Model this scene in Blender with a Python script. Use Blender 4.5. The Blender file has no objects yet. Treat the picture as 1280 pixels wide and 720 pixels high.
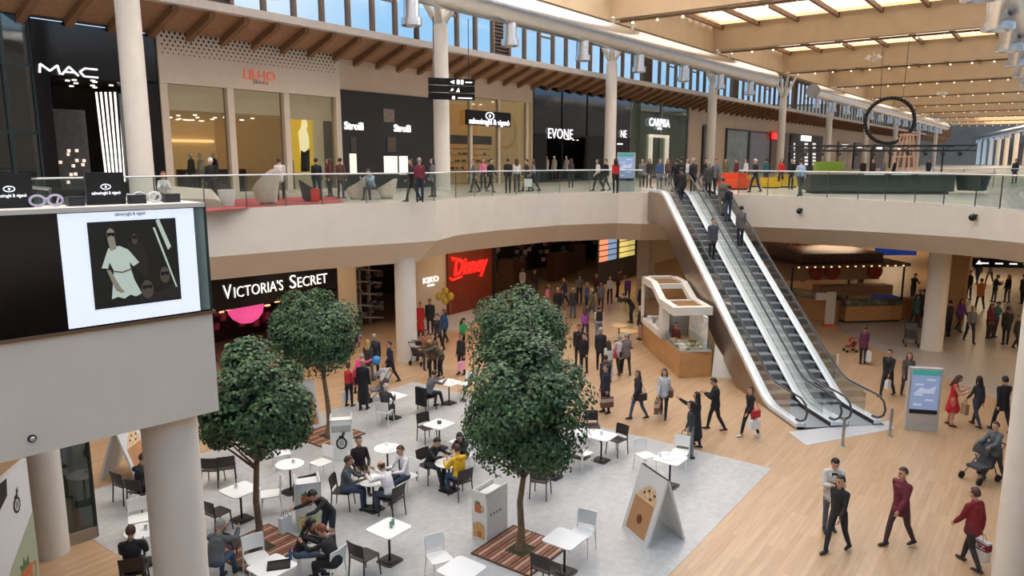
import bpy, bmesh, math, random
from mathutils import Vector, Matrix
from mathutils.kdtree import KDTree
from mathutils.geometry import tessellate_polygon
random.seed(7)
C = bpy.context.scene.collection
PI = math.pi
R = math.radians
# ---------------------------------------------------------------- camera model
H, F, TH = 8.2, 925.0, math.atan(160/925.0)
ST, CT = math.sin(TH), math.cos(TH)
FL2 = 6.6                                   # upper floor level
def ray(x, y):
    u, v = (x-640)/F, (360-y)/F
    return u, CT+v*ST, v*CT-ST
def P(x, y, z=0.0):
    a, b, c = ray(x, y); t = (z-H)/c
    return Vector((a*t, b*t, z))
def U(x, h, hgt=1.7, z=FL2, y=205):          # figure standing h pixels tall at column x
    a, b, c = ray(x, y); D = hgt*F/h
    return Vector((a/b*D, D, z))
NX, NY, AX, AY = -.803, .596, .596, .803
ROT = math.atan2(AY, AX)
def W(t, s, z=0.0): return Vector((t*AX+s*NX, t*AY+s*NY, z))
def TX(x, s, y=200):                         # pixel column on the wall plane s -> t
    a, b, c = ray(x, y); r = a/b; D = s/(NY+NX*r)
    return D*(AX*r+AY)
def ZX(x, y, s):
    a, b, c = ray(x, y); D = s/(NY+NX*a/b)
    return H+c/b*D
# ---------------------------------------------------------------- materials
def lin(c):
    return tuple(((v/255.0)/12.92 if v/255.0 <= .04045 else (((v/255.0)+.055)/1.055)**2.4) for v in c)
MC = {}
def mat(name, col, rough=.6, metal=0.0, var=.06, scale=6.0, emit=0.0, alpha=1.0, spec=.5, bump=0.0):
    key = (name, col)
    if key in MC: return MC[key]
    m = bpy.data.materials.new(name); m.use_nodes = True
    nt = m.node_tree; b = nt.nodes['Principled BSDF']
    c = lin(col)
    b.inputs['Roughness'].default_value = rough
    b.inputs['Metallic'].default_value = metal
    b.inputs['Specular IOR Level'].default_value = spec
    if var > 0:
        tc = nt.nodes.new('ShaderNodeTexCoord'); n = nt.nodes.new('ShaderNodeTexNoise')
        n.inputs['Scale'].default_value = scale; n.inputs['Detail'].default_value = 3
        nt.links.new(tc.outputs['Object'], n.inputs['Vector'])
        r = nt.nodes.new('ShaderNodeValToRGB')
        r.color_ramp.elements[0].position = .3; r.color_ramp.elements[1].position = .7
        r.color_ramp.elements[0].color = tuple(v*(1-var) for v in c)+(1,)
        r.color_ramp.elements[1].color = tuple(min(1, v*(1+var)) for v in c)+(1,)
        nt.links.new(n.outputs['Fac'], r.inputs['Fac'])
        nt.links.new(r.outputs['Color'], b.inputs['Base Color'])
        if bump:
            bp = nt.nodes.new('ShaderNodeBump'); bp.inputs['Strength'].default_value = bump
            nt.links.new(n.outputs['Fac'], bp.inputs['Height']); nt.links.new(bp.outputs['Normal'], b.inputs['Normal'])
        if emit: nt.links.new(r.outputs['Color'], b.inputs['Emission Color'])
    else:
        b.inputs['Base Color'].default_value = c+(1,)
        b.inputs['Emission Color'].default_value = c+(1,)
    b.inputs['Emission Strength'].default_value = emit
    MC[key] = m
    return m
def glass_mat(name, tint=(225, 238, 235), gloss=.12, dens=0.0, col=(60, 80, 75)):
    if name in MC: return MC[name]
    m = bpy.data.materials.new(name); m.use_nodes = True; nt = m.node_tree; nt.nodes.clear()
    o = nt.nodes.new('ShaderNodeOutputMaterial'); t = nt.nodes.new('ShaderNodeBsdfTransparent'); g = nt.nodes.new('ShaderNodeBsdfGlossy')
    d = nt.nodes.new('ShaderNodeBsdfDiffuse'); d.inputs['Color'].default_value = lin(col)+(1,)
    t.inputs['Color'].default_value = lin(tint)+(1,); g.inputs['Roughness'].default_value = .03
    lw = nt.nodes.new('ShaderNodeLayerWeight'); lw.inputs['Blend'].default_value = .25
    mp = nt.nodes.new('ShaderNodeMapRange'); mp.inputs['To Min'].default_value = gloss*.35; mp.inputs['To Max'].default_value = min(1, gloss*4)
    nt.links.new(lw.outputs['Fresnel'], mp.inputs['Value'])
    x0 = nt.nodes.new('ShaderNodeMixShader'); x0.inputs[0].default_value = dens
    nt.links.new(t.outputs[0], x0.inputs[1]); nt.links.new(d.outputs[0], x0.inputs[2])
    x = nt.nodes.new('ShaderNodeMixShader')
    nt.links.new(mp.outputs[0], x.inputs[0]); nt.links.new(x0.outputs[0], x.inputs[1]); nt.links.new(g.outputs[0], x.inputs[2])
    nt.links.new(x.outputs[0], o.inputs['Surface'])
    MC[name] = m; return m
def wood_floor():
    m = bpy.data.materials.new('wood_floor'); m.use_nodes = True; nt = m.node_tree; b = nt.nodes['Principled BSDF']
    tc = nt.nodes.new('ShaderNodeTexCoord'); mp = nt.nodes.new('ShaderNodeMapping'); mp.inputs['Rotation'].default_value = (0, 0, -ROT)
    nt.links.new(tc.outputs['Object'], mp.inputs['Vector'])
    br = nt.nodes.new('ShaderNodeTexBrick'); br.inputs['Scale'].default_value = 1.0
    br.inputs['Brick Width'].default_value = 1.9; br.inputs['Row Height'].default_value = .13; br.inputs['Mortar Size'].default_value = .002
    br.inputs['Color1'].default_value = lin((192, 160, 126))+(1,); br.inputs['Color2'].default_value = lin((178, 145, 110))+(1,)
    br.inputs['Mortar'].default_value = lin((158, 120, 86))+(1,); br.inputs['Bias'].default_value = 0.0
    nt.links.new(mp.outputs[0], br.inputs['Vector'])
    m2 = nt.nodes.new('ShaderNodeMapping'); m2.inputs['Scale'].default_value = (.8, 9, 1); nt.links.new(mp.outputs[0], m2.inputs['Vector'])
    n = nt.nodes.new('ShaderNodeTexNoise'); n.inputs['Scale'].default_value = 1.5; n.inputs['Detail'].default_value = 5
    nt.links.new(m2.outputs[0], n.inputs['Vector'])
    r = nt.nodes.new('ShaderNodeMapRange'); r.inputs['To Min'].default_value = .78; r.inputs['To Max'].default_value = 1.18; nt.links.new(n.outputs['Fac'], r.inputs['Value'])
    mx = nt.nodes.new('ShaderNodeVectorMath'); mx.operation = 'SCALE'; nt.links.new(br.outputs['Color'], mx.inputs[0]); nt.links.new(r.outputs[0], mx.inputs['Scale'])
    nt.links.new(mx.outputs[0], b.inputs['Base Color']); b.inputs['Roughness'].default_value = .33
    return m
def tile_floor(name, c1, c2, size=.6, rough=.35):
    m = bpy.data.materials.new(name); m.use_nodes = True; nt = m.node_tree; b = nt.nodes['Principled BSDF']
    tc = nt.nodes.new('ShaderNodeTexCoord'); mp = nt.nodes.new('ShaderNodeMapping'); mp.inputs['Rotation'].default_value = (0, 0, -ROT)
    nt.links.new(tc.outputs['Object'], mp.inputs['Vector'])
    br = nt.nodes.new('ShaderNodeTexBrick'); br.inputs['Scale'].default_value = 1.0
    br.inputs['Brick Width'].default_value = size*2; br.inputs['Row Height'].default_value = size; br.inputs['Mortar Size'].default_value = .004
    br.inputs['Color1'].default_value = lin(c1)+(1,); br.inputs['Color2'].default_value = lin(c2)+(1,)
    br.inputs['Mortar'].default_value = tuple(v*.8 for v in lin(c1))+(1,)
    nt.links.new(mp.outputs[0], br.inputs['Vector'])
    n = nt.nodes.new('ShaderNodeTexNoise'); n.inputs['Scale'].default_value = 5; n.inputs['Detail'].default_value = 8; n.inputs['Roughness'].default_value = .7
    nt.links.new(mp.outputs[0], n.inputs['Vector'])
    r = nt.nodes.new('ShaderNodeMapRange'); r.inputs['From Min'].default_value = .3; r.inputs['From Max'].default_value = .7
    r.inputs['To Min'].default_value = .84; r.inputs['To Max'].default_value = 1.12; nt.links.new(n.outputs['Fac'], r.inputs['Value'])
    mx = nt.nodes.new('ShaderNodeVectorMath'); mx.operation = 'SCALE'; nt.links.new(br.outputs['Color'], mx.inputs[0]); nt.links.new(r.outputs[0], mx.inputs['Scale'])
    nt.links.new(mx.outputs[0], b.inputs['Base Color']); b.inputs['Roughness'].default_value = rough
    return m
WHITE = mat('white_paint', (226, 220, 208), .6, var=.02)
COLW = mat('column_cream', (226, 219, 208), .55, var=.03, scale=2)
FASC = mat('fascia_cream', (224, 216, 203), .6, var=.03, scale=1.5)
SOFF = mat('soffit_beige', (206, 194, 180), .7, var=.03)
WALLB = mat('wall_beige', (196, 174, 150), .7, var=.04, scale=1)
BLACK = mat('black_gloss', (14, 14, 17), .15, var=0)
BLK = mat('black_matte', (24, 23, 24), .6, var=.1)
DARK = mat('dark_interior', (38, 32, 30), .7, var=.3, scale=1)
STEEL = mat('brushed_steel', (186, 190, 194), .28, .9, var=.05, scale=20)
BRONZE = mat('bronze_cladding', (150, 128, 108), .33, .75, var=.06)
ALU = mat('aluminium_deck', (232, 238, 242), .28, .15, var=.03)
RUBBER = mat('black_rubber', (30, 30, 32), .45, var=0)
WOODB = mat('glulam_wood', (206, 164, 112), .55, var=.08, scale=1.3)
WOODD = mat('rafter_wood', (132, 96, 66), .6, var=.15, scale=2)
WOODK = mat('kiosk_oak', (190, 142, 92), .5, var=.08, scale=3)
TABLEW = mat('table_white', (240, 240, 238), .3, var=0)
PLW = mat('chair_white', (236, 236, 232), .4, var=0)
PLD = mat('chair_brown', (52, 42, 40), .45, var=.05)
GL = glass_mat('rail_glass', (238, 244, 241), .06, .02, (150, 170, 165))
GLS = glass_mat('shop_glass', (225, 228, 224), .09)
GLD = glass_mat('dark_glass', (120, 140, 135), .3, .25, (25, 35, 34))
def em(name, col, k=1.0): return mat(name, col, .5, var=0, emit=k)
# ---------------------------------------------------------------- mesh builder
class MB:
    def __init__(s): s.v = []; s.f = []; s.mi = []; s.k = 0
    def add(s, vs, fs):
        n = len(s.v); s.v += [tuple(p) for p in vs]
        for f in fs: s.f.append([n+i for i in f]); s.mi.append(s.k)
        return s
    def box(s, x0, y0, z0, x1, y1, z1):
        return s.add([(x0, y0, z0), (x1, y0, z0), (x1, y1, z0), (x0, y1, z0), (x0, y0, z1), (x1, y0, z1), (x1, y1, z1), (x0, y1, z1)],
              [(0, 3, 2, 1), (4, 5, 6, 7), (0, 1, 5, 4), (1, 2, 6, 5), (2, 3, 7, 6), (3, 0, 4, 7)])
    def cbox(s, cx, cy, cz, sx, sy, sz): return s.box(cx-sx/2, cy-sy/2, cz-sz/2, cx+sx/2, cy+sy/2, cz+sz/2)
    def bar(s, p, q, w, h, up=(0, 0, 1)):
        p, q = Vector(p), Vector(q); d = (q-p).normalized(); u = Vector(up)
        r = d.cross(u)
        if r.length < 1e-4: r = d.cross(Vector((1, 0, 0)))
        r.normalize(); u = r.cross(d).normalized(); r = r*w/2; u = u*h/2
        return s.add([p-r-u, p+r-u, p+r+u, p-r+u, q-r-u, q+r-u, q+r+u, q-r+u], [(0, 3, 2, 1), (4, 5, 6, 7), (0, 1, 5, 4), (1, 2, 6, 5), (2, 3, 7, 6), (3, 0, 4, 7)])
    def tube(s, pts, rad, n=10, cap=True):
        pts = [Vector(p) for p in pts]
        if not isinstance(rad, (list, tuple)): rad = [rad]*len(pts)
        vs = []; ref = None
        for i, p in enumerate(pts):
            d = (pts[min(i+1, len(pts)-1)]-pts[max(i-1, 0)]).normalized()
            if ref is None: ref = Vector((0, 0, 1)) if abs(d.z) < .9 else Vector((1, 0, 0))
            r = d.cross(ref).normalized(); u = r.cross(d).normalized(); ref = u
            for k in range(n):
                a = 2*PI*k/n; vs.append(p+(r*math.cos(a)+u*math.sin(a))*rad[i])
        fs = [(i*n+k, i*n+(k+1) % n, (i+1)*n+(k+1) % n, (i+1)*n+k) for i in range(len(pts)-1) for k in range(n)]
        if cap: fs += [tuple(range(n))[::-1], tuple((len(pts)-1)*n+k for k in range(n))]
        return s.add(vs, fs)
    def lathe(s, prof, n=24, c=(0, 0, 0)):
        vs = [(c[0]+r*math.cos(2*PI*k/n), c[1]+r*math.sin(2*PI*k/n), c[2]+z) for r, z in prof for k in range(n)]
        fs = [(i*n+k, i*n+(k+1) % n, (i+1)*n+(k+1) % n, (i+1)*n+k) for i in range(len(prof)-1) for k in range(n)]
        if prof[0][0] > 1e-5: fs.append(tuple(range(n))[::-1])
        if prof[-1][0] > 1e-5: fs.append(tuple((len(prof)-1)*n+k for k in range(n)))
        return s.add(vs, fs)
    def ball(s, c, rx, ry=None, rz=None, n=12):
        ry = ry or rx; rz = rz or rx; m = max(4, n//2)
        vs = []; fs = []
        for i in range(m+1):
            a = -PI/2+PI*i/m
            for k in range(n):
                b = 2*PI*k/n; vs.append((c[0]+rx*math.cos(a)*math.cos(b), c[1]+ry*math.cos(a)*math.sin(b), c[2]+rz*math.sin(a)))
        for i in range(m):
            for k in range(n): fs.append((i*n+k, i*n+(k+1) % n, (i+1)*n+(k+1) % n, (i+1)*n+k))
        return s.add(vs, fs)
    def prism(s, poly, z0, z1):                # polygon in XY extruded in z
        n = len(poly); tri = tessellate_polygon([[Vector((p[0], p[1], 0)) for p in poly]])
        vs = [(p[0], p[1], z0) for p in poly]+[(p[0], p[1], z1) for p in poly]
        fs = [tuple(t) for t in tri]+[tuple(n+i for i in t) for t in tri]+[(i, (i+1) % n, n+(i+1) % n, n+i) for i in range(n)]
        return s.add(vs, fs)
    def plate(s, poly, y0, y1):                # polygon in XZ extruded in y
        n = len(poly); tri = tessellate_polygon([[Vector((p[0], p[1], 0)) for p in poly]])
        vs = [(p[0], y0, p[1]) for p in poly]+[(p[0], y1, p[1]) for p in poly]
        fs = [tuple(t) for t in tri]+[tuple(n+i for i in t) for t in tri]+[(i, (i+1) % n, n+(i+1) % n, n+i) for i in range(n)]
        return s.add(vs, fs)
    def build(s, name, mats, parent=None, smooth=False, recalc=True):
        me = bpy.data.meshes.new(name); me.from_pydata(s.v, [], s.f)
        if not isinstance(mats, (list, tuple)): mats = [mats]
        for m in mats: me.materials.append(m)
        if recalc:
            b = bmesh.new(); b.from_mesh(me); bmesh.ops.recalc_face_normals(b, faces=b.faces); b.to_mesh(me); b.free()
        if len(mats) > 1 or s.k:
            for p, k in zip(me.polygons, s.mi): p.material_index = k
        if smooth:
            for p in me.polygons: p.use_smooth = True
            try: me.set_sharp_from_angle(angle=R(40))
            except Exception: pass
        o = bpy.data.objects.new(name, me); C.objects.link(o)
        if parent: o.parent = parent
        return o
def rpoly(w, d, r, n=4):
    out = []
    for cx, cy, a0 in ((w/2-r, d/2-r, 0), (-w/2+r, d/2-r, 90), (-w/2+r, -d/2+r, 180), (w/2-r, -d/2+r, 270)):
        for k in range(n+1):
            a = R(a0+90*k/n); out.append((cx+r*math.cos(a), cy+r*math.sin(a)))
    return out
def ell(cx, cy, rx, ry=None, n=16, rot=0):
    ry = ry or rx
    return [(cx+rx*math.cos(2*PI*k/n)*math.cos(rot)-ry*math.sin(2*PI*k/n)*math.sin(rot), cy+rx*math.cos(2*PI*k/n)*math.sin(rot)+ry*math.sin(2*PI*k/n)*math.cos(rot)) for k in range(n)]
def text(body, size, m, parent, loc, name='lettering', depth=.02, rot=(PI/2, 0, 0), width=None, font_shear=0.0, space=1.0, bold=0.0):
    cu = bpy.data.curves.new(name, 'FONT'); cu.body = body; cu.size = size; cu.extrude = depth; cu.align_x = 'CENTER'; cu.align_y = 'CENTER'
    cu.shear = font_shear; cu.space_character = space; cu.offset = bold; cu.resolution_u = 3
    t = bpy.data.objects.new('tmp', cu); C.objects.link(t)
    me = bpy.data.meshes.new_from_object(t.evaluated_get(bpy.context.evaluated_depsgraph_get()))
    C.objects.unlink(t); bpy.data.objects.remove(t)
    if width:
        xs = [v.co.x for v in me.vertices]; k = width/(max(xs)-min(xs))
        for v in me.vertices: v.co.x *= k
    me.materials.clear(); me.materials.append(m)
    o = bpy.data.objects.new(name, me); C.objects.link(o); o.parent = parent; o.location = loc; o.rotation_euler = rot
    return o
def pieces(name, m, parent, pts, size):
    first = None
    for p in pts:
        if first is None: o = first = MB().cbox(0, 0, 0, *size).build(name, m, parent)
        else: o = first.copy(); C.objects.link(o)
        o.location = p
def tag(o, label=None, cat=None, group=None, kind=None):
    if label: o['label'] = label
    if cat: o['category'] = cat
    if group: o['group'] = group
    if kind: o['kind'] = kind
    return o
def thing(name, label, cat, loc=(0, 0, 0), rotz=0, group=None):
    o = bpy.data.objects.new(name, None); C.objects.link(o); o.location = loc; o.rotation_euler = (0, 0, rotz); o.empty_display_size = .1
    tag(o, label, cat, group); o['kind'] = 'thing'
    return o
def struct(o, name=None):
    o['kind'] = 'structure'; return o
def kids(o): return [x for x in C.objects if x.parent == o]
def dup(root, loc, rotz, label, group=None, chl=None):
    r = root.copy(); C.objects.link(r); r.location = loc; r.rotation_euler = (0, 0, rotz); r['label'] = label
    if group: r['group'] = group
    for ch in (chl if chl is not None else KID.get(root.name, ())):
        c = ch.copy(); C.objects.link(c); c.parent = r
        for g in KID.get(ch.name, ()):
            d = g.copy(); C.objects.link(d); d.parent = c
    return r
KID = {}
def reg(root):
    KID[root.name] = kids(root)
    for k in KID[root.name]: KID[k.name] = kids(k)
    return root
def at(o, loc, rotz=None):
    o.location = loc
    if rotz is not None: o.rotation_euler = (0, 0, rotz)
    return o
# ---------------------------------------------------------------- world, camera, lights
sc = bpy.context.scene
cam = bpy.data.objects.new('camera', bpy.data.cameras.new('camera')); C.objects.link(cam)
cam.location = (0, 0, H); cam.rotation_euler = (PI/2-TH, 0, 0); cam.data.sensor_width = 36; cam.data.lens = F/1280*36; cam.data.clip_end = 600
sc.camera = cam
w = bpy.data.worlds.new('world'); sc.world = w; w.use_nodes = True
nt = w.node_tree; bg = nt.nodes['Background']
tc = nt.nodes.new('ShaderNodeTexCoord'); n = nt.nodes.new('ShaderNodeTexNoise'); n.inputs['Scale'].default_value = 2.5; n.inputs['Detail'].default_value = 5
nt.links.new(tc.outputs['Generated'], n.inputs['Vector'])
r = nt.nodes.new('ShaderNodeValToRGB'); r.color_ramp.elements[0].position = .45; r.color_ramp.elements[1].position = .7
r.color_ramp.elements[0].color = lin((150, 196, 240))+(1,); r.color_ramp.elements[1].color = lin((215, 230, 248))+(1,)
nt.links.new(n.outputs['Fac'], r.inputs['Fac']); nt.links.new(r.outputs[0], bg.inputs['Color']); bg.inputs['Strength'].default_value = 1.5
sc.view_settings.view_transform = 'Standard'; sc.view_settings.look = 'None'; sc.view_settings.exposure = 0.0
sc.cycles.use_denoising = True
sc.cycles.max_bounces = 6; sc.cycles.transparent_max_bounces = 12; sc.cycles.diffuse_bounces = 3; sc.cycles.glossy_bounces = 3
sc.cycles.sample_clamp_indirect = 4.0
def area(name, loc, sx, sy, power, col=(255, 255, 255), rot=(0, 0, 0)):
    l = bpy.data.lights.new(name, 'AREA'); l.shape = 'RECTANGLE'; l.size = sx; l.size_y = sy; l.energy = power; l.color = lin(col)
    o = bpy.data.objects.new(name, l); C.objects.link(o); o.location = loc; o.rotation_euler = rot; return o
# ================================================================ SETTING
# ---- ground floor
b = MB(); b.prism([tuple(W(t, s).xy) for t, s in ((-20, -30), (260, -30), (260, 40), (-20, 40))], -.4, 0)
fl = struct(b.build('floor', wood_floor())); tag(fl, 'oak plank floor of the ground level')
GREY = tile_floor('grey_stone', (184, 184, 182), (175, 175, 173), .45)
BEI = tile_floor('beige_stone', (206, 196, 182), (198, 188, 174), .6, .25)
b = MB(); b.prism([tuple(W(t, s).xy) for t, s in ((6.6, 5.6), (19.3, 5.6), (19.3, 18.9), (6.6, 18.9))], -.05, .006)
o = struct(b.build('floor_stone_inlay', GREY, fl))
def poly(pts, z0, z1, name, m, parent=None):
    b = MB(); b.prism([(p[0], p[1]) for p in pts], z0, z1); return b.build(name, m, parent)
g = [P(x, y) for x, y in ((1037, 399), (1060, 419), (1095, 437), (1173, 470), (1300, 520), (1330, 345), (1240, 322), (1100, 385))]
struct(poly(g, -.05, .005, 'floor_stone_path', tile_floor('warm_grey', (180, 170, 160), (172, 162, 152), .6), fl))
g = [P(x, y) for x, y in ((520, 418), (585, 412), (610, 385), (540, 385), (500, 398))]
struct(poly(g, -.05, .005, 'floor_shop_threshold', GREY, fl))
g = [P(x, y) for x, y in ((985, 538), (1108, 527), (1135, 540), (1008, 556))]
struct(poly([P(985, 540), P(1112, 526), P(1118, 536), P(1008, 557)], -.05, .008, 'floor_escalator_plate', mat('landing_plate', (205, 208, 210), .35, .3, .04), fl))
# ---- upper slab with the atrium opening
K = Vector((-3.68, 8.9)); Q = Vector((-5.22, 7.35))
HOLE = [Vector(p) for p in ((-12.2, .3), (-5.22, 7.35), (-3.68, 8.9), (-8.0, 13.1), (-12.5, 17.5), (-12.9, 20.4), (-10.0, 24.3), (-6.85, 27.0), (-3.95, 28.7), (-3.0, 29.4),
    (-2.3, 31.7), (-.8, 33.6), (2.4, 36.6), (5.4, 37.7), (6.5, 37.25), (9.95, 37.7), (10.6, 35.2), (12.6, 32.9), (14.2, 30.7), (15.3, 28.4), (16.1, 26.0), (16.2, 23.5), (15.8, 20), (14.6, 14), (11, 5), (6, 1.4), (0, .45), (-6, -.6), (-11, -.6))]
def offs(loop, d):
    out = []; n = len(loop)
    for i in range(n):
        e1 = (loop[i]-loop[i-1]).normalized(); e2 = (loop[(i+1) % n]-loop[i]).normalized()
        n1 = Vector((-e1.y, e1.x)); n2 = Vector((-e2.y, e2.x)); m = (n1+n2).normalized()
        out.append(loop[i]+m*d/max(.4, m.dot(n1)))
    return out
# hole runs clockwise, so its left side is the slab
_i = offs(HOLE, 1.0); NEAR = {0, 1, 2, 3, 4}
IN = [HOLE[i]+(_i[i]-HOLE[i])*(.03 if i in NEAR else 1) for i in range(len(HOLE))]
_ir = min(range(len(HOLE)), key=lambda i: (HOLE[i]-Vector((10.6, 35.2))).length)
MZ = [5.1 if i in NEAR else (5.03 if i < _ir else min(5.6, 5.1+.1*(i-_ir))) for i in range(len(HOLE))]; BZ = [5.09 if i in NEAR else (4.1 if i < _ir else MZ[i]-.75) for i in range(len(HOLE))]
OUT = [W(t, s).xy for t, s in ((-25, -40), (270, -40), (270, 40), (-25, 40))]
def ring_slab():
    b = MB(); nH = len(HOLE)
    for (zz, hole) in ((FL2, HOLE), (4.1, IN)):
        tri = tessellate_polygon([[p.to_3d() for p in OUT], [p.to_3d() for p in hole]])
        b.k = 0 if zz == FL2 else 2
        b.add([(p[0], p[1], zz if (zz == FL2 or p in OUT) else BZ[hole.index(p)]) for p in OUT+hole], [tuple(t) for t in tri])
    b.k = 1
    top = [(p[0], p[1], FL2) for p in HOLE]; mid = [(p[0], p[1], MZ[i]) for i, p in enumerate(HOLE)]; bot = [(p[0], p[1], BZ[i]) for i, p in enumerate(IN)]
    b.add(top+mid, [(i, (i+1) % nH, nH+(i+1) % nH, nH+i) for i in range(nH)])
    b.k = 2
    b.add(mid+bot, [(i, (i+1) % nH, nH+(i+1) % nH, nH+i) for i in range(nH)])
    return b
CEI = mat('lower_ceiling', (150, 135, 120), .8, var=.05)
sl = struct(ring_slab().build('floor_upper_slab', [BEI, FASC, mat('slab_soffit', (226, 216, 202), .7, var=.02)], recalc=False)); tag(sl, 'upper floor slab with cream fascia around the atrium')
# small camera domes and dark spots on the fascia
def onedge(x, y, i, out=.02):                # point on the fascia plane of hole segment i seen at pixel x,y
    a, c = HOLE[i], HOLE[i+1]; e = (c-a).normalized(); nrm = Vector((e.y, -e.x))
    u, v, ww = ray(x, y); t = a.dot(nrm)/(u*nrm.x+v*nrm.y)
    return Vector((u*t+nrm.x*out, v*t+nrm.y*out, H+ww*t)), math.atan2(nrm.y, nrm.x)
def seg_at(x):
    best = None
    for i in range(5, len(HOLE)-6):
        a, c = HOLE[i], HOLE[i+1]
        ra, rb = a.x/a.y, c.x/c.y; r = (x-640)/F/1.0
        if a.y > 0 and c.y > 0 and min(ra, rb) <= r <= max(ra, rb) and i not in (13, 14, 15): best = i
    return best
for x, y, lab in ((776, 252, 'small black dome camera on the cream fascia left of the escalators'), (1001, 263, 'small black dome camera on the cream fascia just right of the escalators'), (1220, 271, 'small black dome camera at the far right of the cream fascia')):
    i = seg_at(x)
    if i is None: continue
    p, a = onedge(x, y, i, .0)
    t = thing('security_camera', lab, 'camera', p, a)
    MB().cbox(.03, 0, .06, .06, .16, .06).build('bracket', BLK, t); MB().ball((.12, 0, -.02), .13).build('camera_dome', BLACK, t, True)
p, a = onedge(40, 548, 1, 0)
t = thing('security_camera', 'small silver dome camera on the near balcony fascia', 'camera', p, math.atan2(-1, 1))
MB().ball((.02, 0, 0), .03, n=12).build('camera_dome', STEEL, t, True)
MB().tube([(-.01, 0, .0), (.012, 0, .0)], .042, 16).build('mounting_ring', BLK, t)
# ---- rafters, eave, clerestory, roof
ceil = bpy.data.objects.new('ceiling', None); C.objects.link(ceil); ceil['kind'] = 'structure'
CT_ = [-8, 11, 29.9, 49.5, 69, 90, 111, 134, 157, 181, 205, 229, 253]       # bay lines
def local(name, t0, s0, z0=0):
    o = bpy.data.objects.new(name, None); C.objects.link(o); o.location = W(t0, s0, z0); o.rotation_euler = (0, 0, ROT); return o
SE, SW_ = 28.5, 30.76
ceil2 = local('ceiling_frame', 0, 0); ceil2['kind'] = 'structure'
beamf = mat('beam_face', (222, 196, 160), .55, var=.05, scale=.8)
slatm = mat('roof_slat', (226, 200, 172), .6, var=.02, emit=.22)  # glow put into the slats imitates daylight passing through
bulb = em('bulb_glow', (255, 240, 215), 1.3)
for i in range(len(CT_)-1):
    t0, t1 = CT_[i], CT_[i+1]
    n = 12
    b = MB()
    for k in range(n):
        t = t0+(t1-t0)*(k+.5)/n
        b.add([(t-.13, SW_+.1, 13.0), (t+.13, SW_+.1, 13.0), (t+.13, SE+.1, 13.92), (t-.13, SE+.1, 13.92), (t-.11, SW_+.1, 13.3), (t+.11, SW_+.1, 13.3), (t+.11, SE+.1, 14.2), (t-.11, SE+.1, 14.2)],
              [(0, 1, 2, 3), (4, 5, 6, 7), (0, 3, 7, 4), (1, 2, 6, 5), (2, 3, 7, 6), (0, 1, 5, 4)])
    struct(b.build('ceiling_rafters', WOODD, ceil2))
    wn = local('window_%d' % (i+1), 0, 0); wn['kind'] = 'structure'
    b = MB(); g = MB(); lv = MB()
    for k in range(n+1):
        t = t0+(t1-t0)*k/n; b.box(t-.09, SE-.12, 14.45, t+.09, SE+.12, 17.9)
        if k < n:
            if k in (4,) : # louvre panel
                for q in range(16): lv.box(t+.09, SE-.05, 14.5+q*.21, t+(t1-t0)/n-.09, SE+.08, 14.62+q*.21)
                lv.box(t+.09, SE+.09, 14.45, t+(t1-t0)/n-.09, SE+.12, 17.9)
            else:
                g.add([(t, SE+.02, 14.45), (t+(t1-t0)/n, SE+.02, 14.45), (t+(t1-t0)/n, SE+.02, 17.9), (t, SE+.02, 17.9)], [(0, 1, 2, 3)])
                if k % 3 == 1: b.box(t, SE-.06, 16.1, t+(t1-t0)/n, SE+.06, 16.2)
    b.box(t0, SE-.14, 17.8, t1, SE+.14, 18.2)
    b.build('window_frame', mat('clerestory_frame', (120, 98, 82), .6), wn); g.build('pane', GLS, wn); lv.build('louvre', mat('louvre_brown', (86, 74, 64), .6), wn)
    # purlins and slats of the skylight bay
    b = MB()
    for k in range(8):
        s = 3.4+k*3.35
        b.box(t0+.2, s-.12, 20.0, t1-.2, s+.12, 20.35)
    struct(b.build('ceiling_purlins', WOODD, ceil2))
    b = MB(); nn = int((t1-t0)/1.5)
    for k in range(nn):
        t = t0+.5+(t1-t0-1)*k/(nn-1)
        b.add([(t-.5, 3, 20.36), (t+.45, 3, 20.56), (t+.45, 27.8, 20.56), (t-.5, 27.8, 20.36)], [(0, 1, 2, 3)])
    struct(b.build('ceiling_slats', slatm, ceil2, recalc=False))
    # glulam beam
    b = MB(); b.box(t1-.35, 1.5, 18.2, t1+.35, SE+.1, 20.7); struct(b.build('ceiling_beam', beamf, ceil2))
    b = MB(); b.box(t1-.12, 2, 17.95, t1+.12, 27, 18.1); lt = thing('light_track', 'row of small spotlights under the %s crossing roof beam' % ('first second third fourth fifth sixth seventh eighth ninth tenth eleventh twelfth'.split()[i]), 'light track', (0, 0, 0), ROT, 'spotlight rows under the roof beams')
    b.build('track', mat('track_brown', (120, 92, 66), .6), lt)
    for k in range(13):
        if k == 0: bb = MB().lathe([(.04, .1), (.09, .07), (.1, -.06), (.07, -.07)], 10).build('spotlight', bulb, lt); m0 = bb
        else: bb = m0.copy(); C.objects.link(bb)
        bb.location = (t1, 3.2+k*1.9, 17.85)
b = MB(); b.box(-8, SE-.22, 14.15, 205, SE+.2, 14.48); struct(b.build('trim_1', mat('eave_trim', (205, 196, 188), .5), ceil2))
b = MB(); b.add([(-8, SW_+.1, 13.32), (205, SW_+.1, 13.32), (205, SE, 14.25), (-8, SE, 14.25)], [(0, 1, 2, 3)]); struct(b.build('ceiling_eave', mat('eave_boards', (160, 122, 90), .6, var=.12), ceil2, recalc=False))
b = MB(); b.box(-8, 1.2, 20.9, 205, 2.9, 21.3).box(-8, SE-.9, 18.1, 205, SE+.2, 20.9); struct(b.build('ceiling_edge', beamf, ceil2))
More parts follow.
